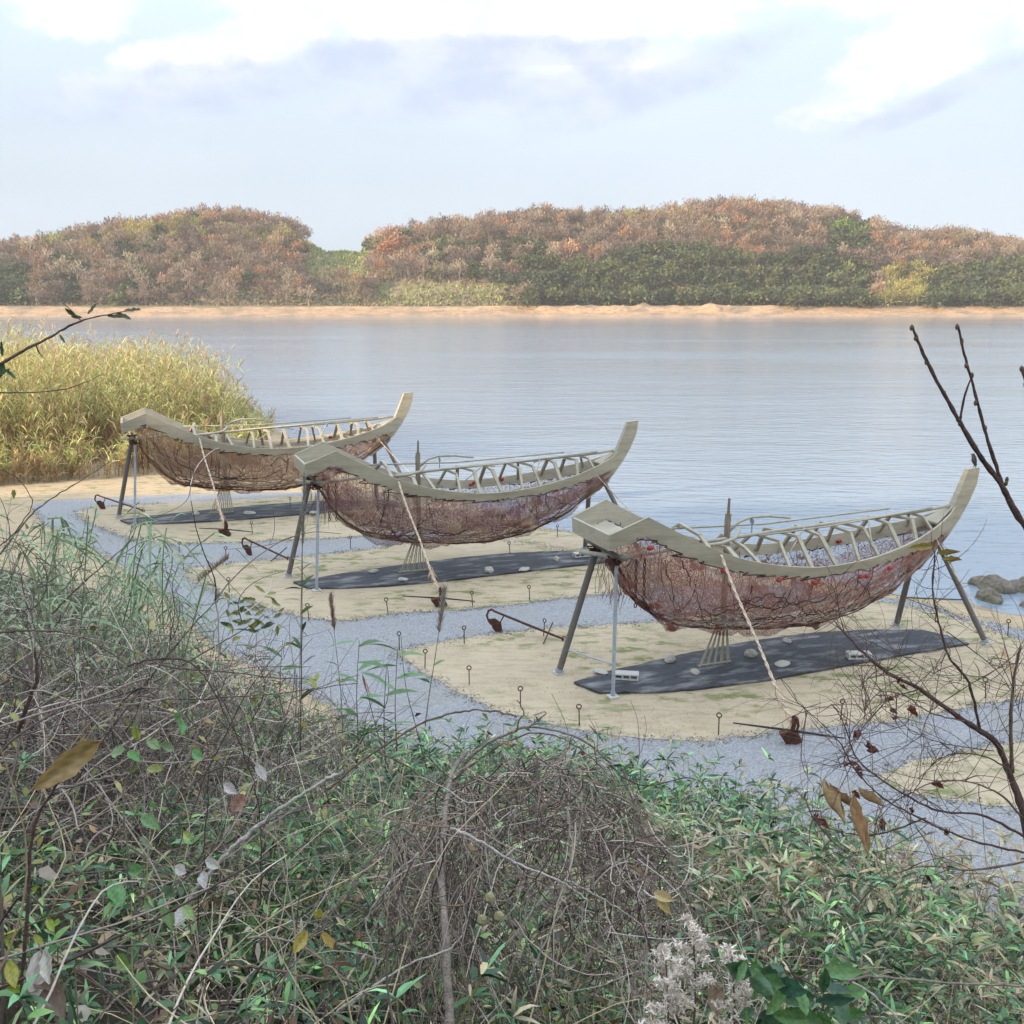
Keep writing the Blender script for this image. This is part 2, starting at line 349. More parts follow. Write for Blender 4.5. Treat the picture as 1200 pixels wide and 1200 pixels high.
class Soup:                                     # fast numpy mesh with a colour per vertex
    def __init__(s): s.V = []; s.F = []; s.C = []; s.n = 0
    def add(s, V, F, C):
        V = np.asarray(V, np.float32).reshape(-1, 3); C = np.asarray(C, np.float32)
        if C.shape[-1] == 3: C = np.concatenate([C, np.ones((*C.shape[:-1], 1), np.float32)], -1)
        C = C.reshape(-1, 4)
        if len(C) == 1: C = np.repeat(C, len(V), 0)
        s.V.append(V); s.F.append(np.asarray(F).reshape(-1, 4)+s.n); s.C.append(C); s.n += len(V)
    def blades(s, base, d, ln, wd, droop, col, k=2, prof=None, col_tip=None):
        n = len(base)
        if n == 0: return
        d = d/np.linalg.norm(d, axis=1, keepdims=True)
        up = rng.normal(0, 1, (n, 3))*.5+np.array([0, 0, 1]); side = np.cross(d, up); side /= np.linalg.norm(side, axis=1, keepdims=True)+1e-9
        t = np.linspace(0, 1, k+1)
        if prof is None: prof = {1: [.9, .35], 2: [.25, 1, .05], 3: [.3, 1, .75, .04], 4: [.3, .95, 1, .6, .03]}[k]
        ln = np.broadcast_to(ln, n)[:, None]; wd = np.broadcast_to(wd, n)[:, None]; dr = np.broadcast_to(droop, n)[:, None]
        V = np.zeros((n, k+1, 2, 3)); C = np.zeros((n, k+1, 2, 3)); col = np.broadcast_to(col, (n, 3)); ct = col if col_tip is None else np.broadcast_to(col_tip, (n, 3))
        for j in range(k+1):
            p = base+d*ln*t[j]; p = p-np.array([0, 0, 1])*dr*ln*t[j]**2
            V[:, j, 0] = p-side*wd*prof[j]/2; V[:, j, 1] = p+side*wd*prof[j]/2; C[:, j, :] = (col*(1-t[j])+ct*t[j])[:, None]
        f = np.array([[2*j, 2*j+1, 2*j+3, 2*j+2] for j in range(k)]); F = (np.arange(n)*(2*(k+1)))[:, None, None]+f[None]
        s.add(V, F, C)
    def strands(s, P, r, col, sides=3):          # P (n,k,3)  r (n,k)
        n, k, _ = P.shape
        if n == 0: return
        T = np.gradient(P, axis=1); T /= np.linalg.norm(T, axis=2, keepdims=True)+1e-9
        a = np.where(np.abs(T[..., 2:3]) < .8, np.array([0, 0, 1.]), np.array([1., 0, 0])); U = np.cross(T, a); U /= np.linalg.norm(U, axis=2, keepdims=True)+1e-9; Wv = np.cross(T, U)
        an = np.arange(sides)*2*math.pi/sides
        V = P[:, :, None]+(U[:, :, None]*np.cos(an)[None, None, :, None]+Wv[:, :, None]*np.sin(an)[None, None, :, None])*np.broadcast_to(r, (n, k))[:, :, None, None]
        f = np.array([[i*sides+j, i*sides+(j+1) % sides, (i+1)*sides+(j+1) % sides, (i+1)*sides+j] for i in range(k-1) for j in range(sides)])
        F = (np.arange(n)*(k*sides))[:, None, None]+f[None]
        C = np.broadcast_to(np.broadcast_to(col, (n, 3))[:, None, None, :], (n, k, sides, 3)); s.add(V, F, C)
    def build(s, name, m, parent=None, smooth=False):
        V = np.concatenate(s.V); F = np.concatenate(s.F).astype(np.int32); C = np.concatenate(s.C)
        me = bpy.data.meshes.new(name); me.vertices.add(len(V)); me.vertices.foreach_set('co', V.ravel()); me.loops.add(F.size); me.loops.foreach_set('vertex_index', F.ravel())
        me.polygons.add(len(F)); me.polygons.foreach_set('loop_start', np.arange(0, F.size, 4, dtype=np.int32)); me.polygons.foreach_set('loop_total', np.full(len(F), 4, np.int32))
        me.update(calc_edges=True)
        ca = me.color_attributes.new('Col', 'FLOAT_COLOR', 'POINT'); ca.data.foreach_set('color', C.ravel())
        if smooth: me.shade_smooth()
        me.materials.append(m); return link(bpy.data.objects.new(name, me), parent)
def tag(o, label=None, cat=None, group=None, kind=None):
    if label: o['label'] = label
    if cat: o['category'] = cat
    if group: o['group'] = group
    if kind: o['kind'] = kind
    return o
def empty(name, loc, rz=0.):
    o = bpy.data.objects.new(name, None); o.location = loc; o.rotation_euler = (0, 0, rz); o.empty_display_size = .2; return link(o)
def copy_tree(o, parent=None, skip=()):
    c = o.copy(); COL.objects.link(c); c.parent = parent
    for ch in o.children:
        if ch.name.split('.')[0] not in skip: copy_tree(ch, c, skip)
    return c
def pick(pal, n, jit=.12):
    pal = np.array(pal); c = pal[rng.integers(0, len(pal), n)]; return np.clip(c*np.exp(rng.normal(0, jit*1.3, (n, 1))), .01, .95)

# ================================================================== THE SETTING
def grid_mesh(name, xs, ys, hf, m):
    X, Y = np.meshgrid(xs, ys, indexing='ij'); Z = hf(X, Y); V = np.stack([X, Y, Z], -1).reshape(-1, 3); ny = len(ys)
    i, j = np.meshgrid(np.arange(len(xs)-1), np.arange(ny-1), indexing='ij'); a = (i*ny+j).ravel(); F = np.stack([a, a+ny, a+ny+1, a+1], 1)
    s = Soup(); s.add(V, F, np.array([[.3, .3, .3]])); return s.build(name, m, smooth=True)
xs = np.concatenate([[-4000, -1500, -600, -300, -150], np.arange(-90, -24, 2.), np.arange(-24, 22, .3), np.arange(22, 60, 2.), [80, 150, 300, 600, 1500, 4000]])
ys = np.concatenate([[-3000, -900, -300, -120], np.arange(-60, 0, 2.), np.arange(0, 60, .3), [70, 100, 200, 320, 400, 600, 1200, 7000]])
tag(grid_mesh('ground', xs, ys, lambda x, y: np.where(y > 300, -8, ground_h(x, y)), M['sand']), kind='structure')
# the planted bank: a soil sheet just above the ground sheet, from the foot upward
def bank_sheet():
    x = np.arange(-30, 16, .25); y = np.arange(-6, 26, .25); X, Y = np.meshgrid(x, y, indexing='ij')
    db = np.where(inside(X, Y, bankp), seg_dist(X, Y, foot), -seg_dist(X, Y, foot)); Z = ground_h(X, Y)+np.clip(db*.1-.02, -.4, .05)+.03*(fbm(X*3, Y*3, 2)-.5)
    V = np.stack([X, Y, Z], -1).reshape(-1, 3); ny = len(y); i, j = np.meshgrid(np.arange(len(x)-1), np.arange(ny-1), indexing='ij'); a = (i*ny+j).ravel(); keep = (db[:-1, :-1].ravel() > -.6)
    s = Soup(); s.add(V, np.stack([a, a+ny, a+ny+1, a+1], 1)[keep], np.array([[.1, .1, .1]])); return s.build('bank', M['bank'], smooth=True)
tag(bank_sheet(), kind='structure')
w = MB(); w.v = [(-6000, -20, WATER), (6000, -20, WATER), (6000, 9000, WATER), (-6000, 9000, WATER)]; w.f = [(0, 1, 2, 3)]
tag(w.build('water', M['water']), kind='structure')

def rough_outline(pts, step=.07, amp=.10, seed=1, closed=True):
    out = []; n = len(pts)
    P = [np.array(p[:2], float) for p in pts]
    for i in range(n):                           # Catmull-Rom then jitter
        p0, p1, p2, p3 = P[(i-1) % n], P[i], P[(i+1) % n], P[(i+2) % n]; k = max(2, int(np.linalg.norm(p2-p1)/step)); k = min(k, 300)
        for j in range(k):
            t = j/k; q = .5*((2*p1)+(-p0+p2)*t+(2*p0-5*p1+4*p2-p3)*t*t+(-p0+3*p1-3*p2+p3)*t**3)
            a = fbm(q[0]*2.1, q[1]*2.1, seed)-.5; b = fbm(q[0]*2.1+50, q[1]*2.1, seed+7)-.5; c = vnoise(q[0]*9, q[1]*9, seed)-.5; d = vnoise(q[0]*9, q[1]*9, seed+3)-.5; c += 1.1*rng.uniform(-.5, .5); d += 1.1*rng.uniform(-.5, .5)
            out.append((q[0]+amp*2*a+amp*.6*c, q[1]+amp*2*b+amp*.6*d))
    return out
OUTL = []
def sheet(name, px, z, m, seed, amp=.1):
    o = rough_outline([G(*p) if len(p) == 2 else p for p in px], seed=seed, amp=amp); OUTL.append(o); s = MB(); s.v = [(x, y, z) for x, y in o]; s.f = [tuple(range(len(o)))]
    ob = s.build(name, m); me = ob.data
    import bmesh
    bm = bmesh.new(); bm.from_mesh(me); bmesh.ops.triangulate(bm, faces=bm.faces[:])
    bm.normal_update()
    for f in bm.faces:
        if f.normal.z < 0: f.normal_flip()
    bm.to_mesh(me); bm.free(); return tag(ob, kind='structure')
sheet('gravel_path', [(40, 602), (52, 588), (130, 583), (300, 577), (430, 580), (470, 592), (520, 622), (640, 640, ), (760, 676), (900, 690), (1063, 704), (1133, 725), (1200, 738), (1400, 790), (1600, 900), (1600, 1300), (1200, 1160), (1000, 1100), (800, 1035), (600, 975), (470, 905), (420, 865), (380, 825), (330, 795), (260, 762), (225, 730), (185, 690), (130, 655), (70, 625)], .006, M['gravel'], 3, .12)
sheet('sandy_pad', [(470, 765), (520, 752), (570, 745), (640, 737), (765, 729), (900, 708), (1000, 703), (1086, 716), (1156, 736), (1210, 756), (1290, 780), (1260, 812), (1200, 818), (1130, 829), (1050, 845), (970, 853), (900, 861), (820, 870), (760, 867), (690, 858), (620, 845), (560, 823), (510, 795)], .012, M['pad'], 5)
sheet('sandy_pad', [(216, 672), (240, 664), (330, 655), (430, 644), (520, 632), (640, 621), (700, 632), (800, 655), (900, 672), (860, 685), (765, 691), (700, 697), (640, 704), (560, 713), (470, 719), (400, 728), (345, 722), (290, 705), (245, 690)], .012, M['pad'], 6)
sheet('sandy_pad', [(92, 602), (130, 594), (300, 585), (400, 579), (470, 575), (540, 590), (560, 604), (520, 616), (430, 628), (350, 633), (250, 637), (180, 636), (130, 625)], .012, M['pad'], 7, .14)
sheet('sandy_pad', [(1035, 912), (1070, 893), (1120, 882), (1200, 868), (1300, 850), (1450, 880), (1400, 960), (1260, 962), (1200, 950), (1130, 940), (1070, 930)], .012, M['pad'], 8)

# ------------------------------------------------------------------ far shore
SKYL = np.array([(-400, 300), (-200, 285), (0, 281), (50, 276), (90, 268), (120, 262), (180, 254), (240, 244), (300, 246), (350, 258), (385, 275), (405, 274), (420, 276), (440, 274), (465, 266), (500, 259), (600, 247), (640, 242), (720, 247), (760, 244), (820, 236), (900, 234), (960, 243), (1020, 254), (1060, 269), (1090, 266), (1130, 268), (1200, 281), (1400, 285), (1600, 310)])
Y0, Y1 = 405., 520.
def far_h(x, y):
    u = 600+1200*x/(y*CP+6*SP+1e-6); v = np.interp(u, SKYL[:, 0], SKYL[:, 1]); rh = CAM_H+Y1*((350-v)/1200)*.985-10.5
    t = np.clip((y-(Y0+28))/(Y1-Y0-28), 0, 1.6); shape = np.where(t < 1, np.sin(np.clip(t, 0, 1)*math.pi/2)**.85, np.cos((t-1)*1.3))
    n = fbm(x*.018, y*.03, 31)-.5; h = 3.2+(rh-3.2)*shape*(1+.30*n*np.clip(4*t*(1-t), 0, 1))
    beach = -3.2+(y-(Y0-28)+9*(fbm(x*.03, y*0, 19)-.5))*.112+1.0*(fbm(x*.02, y*.02, 12)-.5)
    low = np.where((u > 630) & (u < 1010), .75*(y-Y0-10), .12*(y-Y0))
    b = np.minimum(beach, 3.4); wgt = np.clip((y-(Y0+16-5*fbm(x*.05, y*0, 25)-9*(u > 560)))/10, 0, 1); b = np.minimum(b, 1.9+.8*fbm(x*.05, y*0, 15)); b = np.where(u > 560, np.minimum(b, .1+1.0*fbm(x*.06, y*0, 5)), b); r = b*(1-wgt)+h*wgt
    return np.where((u > 625) & (u < 905) & (y > Y0+3) & (y < Y0+30), np.maximum(r, np.minimum(.8+4.2*fbm(x*.32, y*.1, 8, 4)**1.3+.8*vnoise(x*1.1, y*.4, 4), (y-Y0-5-6*vnoise(x*.3, y*0, 3))*1.6)), r)
fx = np.arange(-340, 345, 3.); fy = np.concatenate([np.arange(375, 445, 1.5), np.arange(446, 640, 4.)])
M['far_soil'] = mat('far sandy soil', (.38, .255, .155), .95, .3, .12, col2=(.22, .17, .12), thr=(.45, .65))
M['far_litter'] = mat('far wood floor', (.20, .155, .11), .95, .25, .08, col2=(.16, .16, .08), thr=(.4, .7))
hl = tag(grid_mesh('hills', fx, fy, far_h, M['far_soil']), kind='structure'); hl.data.materials.append(M['far_litter'])
_c = np.zeros(len(hl.data.vertices)*3); hl.data.vertices.foreach_get('co', _c); _c = _c.reshape(-1, 3); _f = np.zeros(len(hl.data.polygons)*4, int); hl.data.polygons.foreach_get('vertices', _f); _m = _c[_f.reshape(-1, 4)].mean(1)
hl.data.polygons.foreach_set('material_index', (_m[:, 1] > Y0+20+9*(fbm(_m[:, 0]*.06, _m[:, 0]*0, 78)-.5)).astype(np.int32))
def far_woods():
    gx, gy = np.meshgrid(np.arange(-335, 335, 5.6), np.concatenate([np.arange(413.5, 530, 5.2), np.arange(530, 560, 7)]), indexing='ij')
    x = gx.ravel()+rng.uniform(-2, 2, gx.size); y = gy.ravel()+rng.uniform(-2, 2, gx.size)
    u = 600+1200*x/(y*CP+6*SP); z = far_h(x, y); v = 600-1200*((z-CAM_H)*CP+y*SP)/(y*CP-(z-CAM_H)*SP)
    nn = fbm(x*.03, y*.05, 41); n2 = fbm(x*.1, y*.1, 47); r_ = rng.uniform(0, 1, x.size)
    field = ((u > 362) & (u < 436) & (v > 284) & (v < 336)) | ((u > 440) & (u < 600) & (v > 333)) | ((u > 200) & (u < 440) & (v > 346) & (r_ < .4))
    ever = ((u > 628) & (u < 1025) & (v > 300+20*np.abs((u-815)/200)**2+30*(nn-.5))) | ((u > 1085) & (v > 318+30*(nn-.5))) | ((u < 40) & (v > 322)) | ((u > 960) & (u < 1012) & (v > 272) & (v < 305))
    mixed = ((u > 490) & (u < 650) & (v > 292)) & (r_ < .55) | ((u > 60) & (u < 200) & (v > 290) & (r_ < .22))
    mixed = mixed | (n2 > .71)
    rust = ((u > 415) & (u < 480) & (v < 318) & (r_ < .7)) | ((nn > .66) & (r_ < .35)) | (r_ < .04)
    yel = ((u > 1035) & (u < 1100) & (v > 325)) | ((u > 720) & (u < 800) & (v > 250) & (v < 268) & (r_ < .5)) | ((u > 60) & (u < 380) & (np.abs(v-290-10*np.sin(u*.02)) < 7) & (r_ < .6))
    ok_ = np.where((u > 560), y > Y0+9+9*((u > 625) & (u < 905)), y > Y0+23+4*(fbm(x*.06, y*0, 61)-.5))
    kinds = {'bare_wood': ~(field | ever | mixed | rust | yel), 'evergreen_wood': (ever | mixed) & ~field, 'autumn_wood': (rust | yel) & ~(ever | mixed | field)}
    pals = {'bare_wood': [(.235, .175, .14), (.27, .205, .16), (.20, .155, .13), (.31, .255, .19), (.29, .19, .13), (.24, .21, .14), (.16, .125, .10)], 'evergreen_wood': [(.075, .10, .05), (.095, .125, .055), (.065, .09, .055), (.12, .14, .06)], 'autumn_wood': [(.36, .21, .125), (.35, .25, .15), (.32, .19, .12)]}
    lab = {'bare_wood': ('bare purplish brown winter woodland over the far hills', 'woodland'), 'evergreen_wood': ('dark evergreen woodland on the lower slopes of the far hills', 'woodland'), 'autumn_wood': ('rust and yellow leaved trees scattered through the far woodland', 'woodland')}
    for nm, msk in kinds.items():
        idx = np.where(msk & ok_ & (u > -80) & (u < 1280))[0]; s = Soup(); k = 260 if nm != 'evergreen_wood' else 190; n = len(idx)
        rad = rng.uniform(2.7, 4.5, n); ht = rng.uniform(5.0, 10.5, n) if nm != 'evergreen_wood' else rng.uniform(4.5, 7.5, n)
        tc = pick(pals[nm], n, .13)
        if nm == 'autumn_wood': tc = np.where((yel[idx])[:, None], pick([(.27, .27, .09), (.33, .29, .10)], n), tc)
        d = rng.normal(0, 1, (n, k, 3)); d /= np.linalg.norm(d, axis=2, keepdims=True); d[..., 2] = np.where(rng.uniform(0, 1, (n, k)) < .75, np.abs(d[..., 2]), d[..., 2]); q = rng.uniform(.35, 1.08, (n, k))**.6
        lob = 1+.22*np.sin(d[..., 0]*5+d[..., 1]*4+rng.uniform(0, 6, (n, 1)))
        P = np.stack([x[idx][:, None]+d[..., 0]*q*lob*rad[:, None], y[idx][:, None]+d[..., 1]*q*lob*rad[:, None], (z[idx]+ht*.52)[:, None]+d[..., 2]*q*lob*ht[:, None]*.47], -1)
        cc = tc[:, None]*(1+rng.normal(0, .13, (n, k, 1)))
        if nm == 'evergreen_wood': s.blades(P.reshape(-1, 3), (d+rng.normal(0, .8, d.shape)).reshape(-1, 3), rng.uniform(.8, 1.6, n*k), rng.uniform(.7, 1.4, n*k), .1, np.clip(cc.reshape(-1, 3), .01, 1), 1)
        else:
            s.blades(P.reshape(-1, 3), (d+rng.normal(0, .35, d.shape)+np.array([0, 0, .4])).reshape(-1, 3), rng.uniform(.5, 1.15, n*k), rng.uniform(.28, .6, n*k), 0, np.clip(cc.reshape(-1, 3), .01, 1), 1)
            B = np.stack([x[idx], y[idx], z[idx]-1], -1); tt = np.linspace(0, 1, 3)[None, :, None]; top = B+np.stack([rng.normal(0, .6, n), rng.normal(0, .6, n), ht*.9+1], -1)
            s.strands(B[:, None]*(1-tt)+top[:, None]*tt, np.array([.20, .12, .03])[None], np.clip(tc*.9+.06, 0, 1), 3)
            for _ in range(4):
                e_ = B+np.stack([rng.normal(0, 1.6, n), rng.normal(0, 1.6, n), ht*rng.uniform(.75, 1.02, n)+1], -1); b_ = B*.6+top*.4; mid = (b_+e_)/2+np.stack([rng.normal(0, .4, n)]*3, -1)
                s.strands(np.stack([b_, mid, e_], 1), np.array([.12, .09, .03])[None], np.clip(tc*.9+.10, 0, 1), 3)
        tag(s.build(nm, M['canopy']), *lab[nm], kind='stuff')
    # understorey: scrub and pale grass covering the soil between the trunks
    s = Soup(); n = 80000; X = rng.uniform(-330, 330, n); Y = rng.uniform(432, 560, n); uu = 600+1200*X/(Y*CP+6*SP); zz = far_h(X, Y); vv = 600-1200*((zz-6)*CP+Y*SP)/(Y*CP-(zz-6)*SP)
    fld = ((uu > 362) & (uu < 436) & (vv > 284) & (vv < 336)) | ((uu > 440) & (uu < 610) & (vv > 333)) | ((uu > 1035) & (uu < 1100) & (vv > 325)); c = np.where(fld[:, None], pick([(.26, .32, .09), (.32, .34, .12), (.22, .28, .08)], n), pick([(.22, .17, .12), (.18, .16, .09), (.27, .21, .14), (.14, .15, .07)], n))
    s.blades(np.stack([X, Y, zz-.2], -1), rng.normal(0, .5, (n, 3))+np.array([0, 0, 1]), rng.uniform(1., 2.4, n), rng.uniform(.5, 1.3, n), .2, c, 1)
    # scrub along the beach top
    n = 16000; X = rng.uniform(-330, 330, n); Y = rng.uniform(429, 440, n)-14*(fbm(X*.035, X*0, 77)-.45)*rng.uniform(0, 1, n); zz = far_h(X, Y)
    s.blades(np.stack([X, Y, zz-.3], -1), rng.normal(0, .7, (n, 3))+np.array([0, 0, 1]), rng.uniform(.8, 2.2, n), rng.uniform(.4, 1.0, n), .2, pick([(.30, .24, .15), (.17, .19, .08), (.36, .30, .18), (.13, .15, .08)], n), 1)
    tag(s.build('scrub', M['canopy']), 'low scrub and pale green grass under the far woodland', 'scrub', kind='stuff')
    # single trees that stand out on the far hill
    def one(px, py, yy, name, label, cols, r, h, k=500):
        d0 = ray(px, py); X = d0[0]*yy/d0[1]; Z = float(far_h(np.array(X), np.array(yy))); root = empty(name, (X, yy, Z)); tag(root, label, 'tree')
        t = MB().tube([(0, 0, -.5), (.1, 0, h*.35), (0, .1, h*.85)], [.3, .22, .05], 6); 
        for a in range(5): an = a*1.3; t.tube([(0, 0, h*(.3+.08*a)), (math.cos(an)*r*.4, math.sin(an)*r*.4, h*(.5+.08*a)), (math.cos(an)*r*.75, math.sin(an)*r*.75, h*(.6+.08*a))], [.13, .09, .03], 5)
        t.build('trunk', M['wood'], root)
        s = Soup(); nc = 16; cc = rng.normal(0, 1, (nc, 3)); cc /= np.linalg.norm(cc, axis=1, keepdims=True); cc *= rng.uniform(.4, .75, (nc, 1)); ci = rng.integers(0, nc, k); P = cc[ci]+rng.normal(0, .2, (k, 3)); P = P*np.array([r, r, h*.42])+np.array([0, 0, h*.6])
        s.blades(P, rng.normal(0, 1, (k, 3)), rng.uniform(.5, 1., k), rng.uniform(.4, .8, k), .1, pick(cols, k, .2), 1); s.build('crown', M['canopy'], root)
    one(985, 296, 482, 'broadleaf_tree', 'bright green round tree halfway up the right far hill', [(.14, .22, .06), (.18, .26, .08)], 5.5, 10, 1400)
    one(1004, 300, 478, 'broadleaf_tree', 'smaller dark green tree right of the bright green tree on the far hill', [(.10, .17, .06), (.13, .20, .06)], 4.0, 8, 1000)
    one(455, 296, 470, 'broadleaf_tree', 'rust orange tree at the left end of the right far hill', [(.42, .20, .09), (.36, .18, .10)], 6, 11, 1500)
    one(468, 290, 478, 'broadleaf_tree', 'taller russet tree just behind the rust orange tree', [(.36, .18, .10), (.33, .2, .12)], 5, 11, 1200)
    one(245, 308, 470, 'broadleaf_tree', 'small orange tree amid the bare wood of the left far hill', [(.42, .19, .10), (.38, .2, .12)], 3.5, 6, 800)
far_woods()

# rocks at the water's edge
def rock(u, v, r, label, seed, zz=WATER-.02):
    p = G(u, v, zz); s = MB().blob((0, 0, 0), r, seed, .16, 14, 9); o = s.build('rock', M['rock'], smooth=True); o.location = p; o.rotation_euler = (0, 0, seed)
    m = o.modifiers.new('s', 'SUBSURF'); m.levels = m.render_levels = 2
    tx = bpy.data.textures.new('rocktex', 'CLOUDS'); tx.noise_scale = .35; dm = o.modifiers.new('d', 'DISPLACE'); dm.texture = tx; dm.strength = .22; dm.mid_level = .5
    tag(o, label, 'rock', 'rocks at the water edge')
rock(1166, 690, (.62, .40, .28), 'long brown rock in the water, leftmost of the back rocks', 2)
rock(1159, 703, (.42, .30, .22), 'low olive weedy rock nearest the beach', 5)
rock(1208, 693, (.50, .45, .34), 'brown rock at the right picture edge', 9)
rock(1206, 712, (.22, .2, .13), 'small green weedy stone at the right edge of the shallows', 12)

# ------------------------------------------------------------------ reeds at the left
def reeds():
    s = Soup(); n = 5200
    # the clump: a blob of ground between the gravel, the beach and the sea
    poly = [G(u, v)[:2] for u, v in ((-260, 590), (60, 566), (150, 560), (250, 549), (308, 545), (318, 512), (285, 500), (200, 484), (0, 476), (-300, 480))]
    n = 7500; X = rng.uniform(-42, -6, n*4); Y = rng.uniform(28, 58, n*4); ok = inside(X, Y, poly) & (fbm(X*.35, Y*.35, 66) > .30); X = X[ok][:n]; Y = Y[ok][:n]; n = len(X)
    Z = ground_h(X, Y); edge = np.clip(seg_dist(X, Y, poly+[poly[0]])/2.5, .35, 1); H = (2.7+2.3*fbm(X*.3, Y*.3, 51))*edge*rng.uniform(.6, 1.2, n)
    lean = rng.normal(0, .16, (n, 2))+np.array([.10, .02]); B = np.stack([X, Y, Z-.05], -1); t = np.linspace(0, 1, 5)[None, :, None]
    P = B[:, None]+t*np.stack([np.zeros(n), np.zeros(n), H], -1)[:, None]+t**2*np.stack([lean[:, 0]*H, lean[:, 1]*H, np.zeros(n)], -1)[:, None]
    s.strands(P, np.array([.012, .011, .009, .007, .003])[None], pick([(.38, .30, .15), (.30, .28, .10), (.42, .30, .17)], n), 3)
    for k in range(19):
        f = rng.uniform(.12, 1., n); base = B+f[:, None]*np.stack([lean[:, 0]*H*f, lean[:, 1]*H*f, H], -1); a = rng.uniform(0, 2*math.pi, n)
        d = np.stack([np.cos(a), np.sin(a), rng.uniform(.8, 3.2, n)], -1); dead = (f < .46) | (rng.uniform(0, 1, n) < .13) | (fbm(X*.4, Y*.4, 88) > .64)
        c = np.where(dead[:, None], pick([(.42, .27, .13), (.33, .21, .12), (.47, .34, .18)], n), pick([(.46, .52, .17), (.58, .58, .23), (.35, .43, .14), (.66, .60, .30)], n))
        s.blades(base, d, rng.uniform(.45, .85, n), rng.uniform(.018, .036, n), rng.uniform(.35, .9, n), c, 3)
    m = rng.uniform(0, 1, n) < .12; Pt = P[m][:, -1]; k = m.sum()
    for _ in range(12): s.blades(Pt+rng.normal(0, .03, (k, 3)), rng.normal(0, .25, (k, 3))+np.array([.15, 0, 1]), rng.uniform(.2, .42, k), .02, .2, pick([(.45, .33, .22), (.52, .40, .27)], k), 2)
    tag(s.build('reed_bed', M['leaf']), 'sunlit yellow green reed thicket on the left shore', 'reeds', kind='stuff')
reeds()
# unseen scrub added on the left spur to roughen the edge of its shade
def spur_shade_scrub():
    n = 500; s = Soup(); Y = rng.uniform(-40, 31, n); X = rng.normal(-50, 7, n); Z = ground_h(X, Y); k = 60
    d = rng.normal(0, 1, (n, k, 3)); P = np.stack([X, Y, Z], -1)[:, None]+d*np.array([.7, .7, .45])+np.array([0, 0, .7])
    s.blades(P.reshape(-1, 3), rng.normal(0, 1, (n*k, 3)), rng.uniform(.3, .7, n*k), rng.uniform(.2, .45, n*k), .1, pick([(.08, .12, .05), (.14, .12, .06)], n*k), 1)
    tag(s.build('shading_scrub', M['canopy']), 'unseen scrub added on the left rise to roughen the shade edge', 'scrub', kind='stuff')
spur_shade_scrub()
#BOATS
# ================================================================== THE THREE NET BOATS
SHEER_S = [.05, .65, 1.23, 2.0, 2.8, 3.75, 4.75, 5.6, 6.3, 6.8, 7.12]
TOP_Z = [2.60, 2.83, 2.52, 2.14, 1.92, 1.79, 1.84, 1.96, 2.10, 2.24, 2.42]
BOT_Z = [2.36, 2.52, 2.19, 1.88, 1.72, 1.61, 1.66, 1.74, 1.86, 1.96, 2.06]
HALF_W = [.66, .70, .74, .79, .82, .82, .76, .60, .38, .18, .035]
def ip(s, tab): return np.interp(s, SHEER_S, tab)
def sm_(tab, S):           # smooth resampling of the sheer tables (peak at .65 kept sharp)
    v = np.interp(S, SHEER_S, tab); k = np.array([np.interp(np.clip(S+o, 0.05, 7.12), SHEER_S, tab) for o in (-.3, -.15, 0, .15, .3)]).mean(0)
    w_ = np.clip((S-1.0)/.8, 0, 1)*np.clip((7.0-S)/.3, 0, 1); return v*(1-w_)+k*w_
KEEL_S = [.45, .63, 1.0, 1.4, 2.2, 3.2, 4.0, 4.9, 5.75, 6.25, 6.6, 6.95]
KEEL_Z = [1.98, 1.62, 1.22, .98, .83, .73, .71, .84, 1.13, 1.44, 1.66, 1.90]

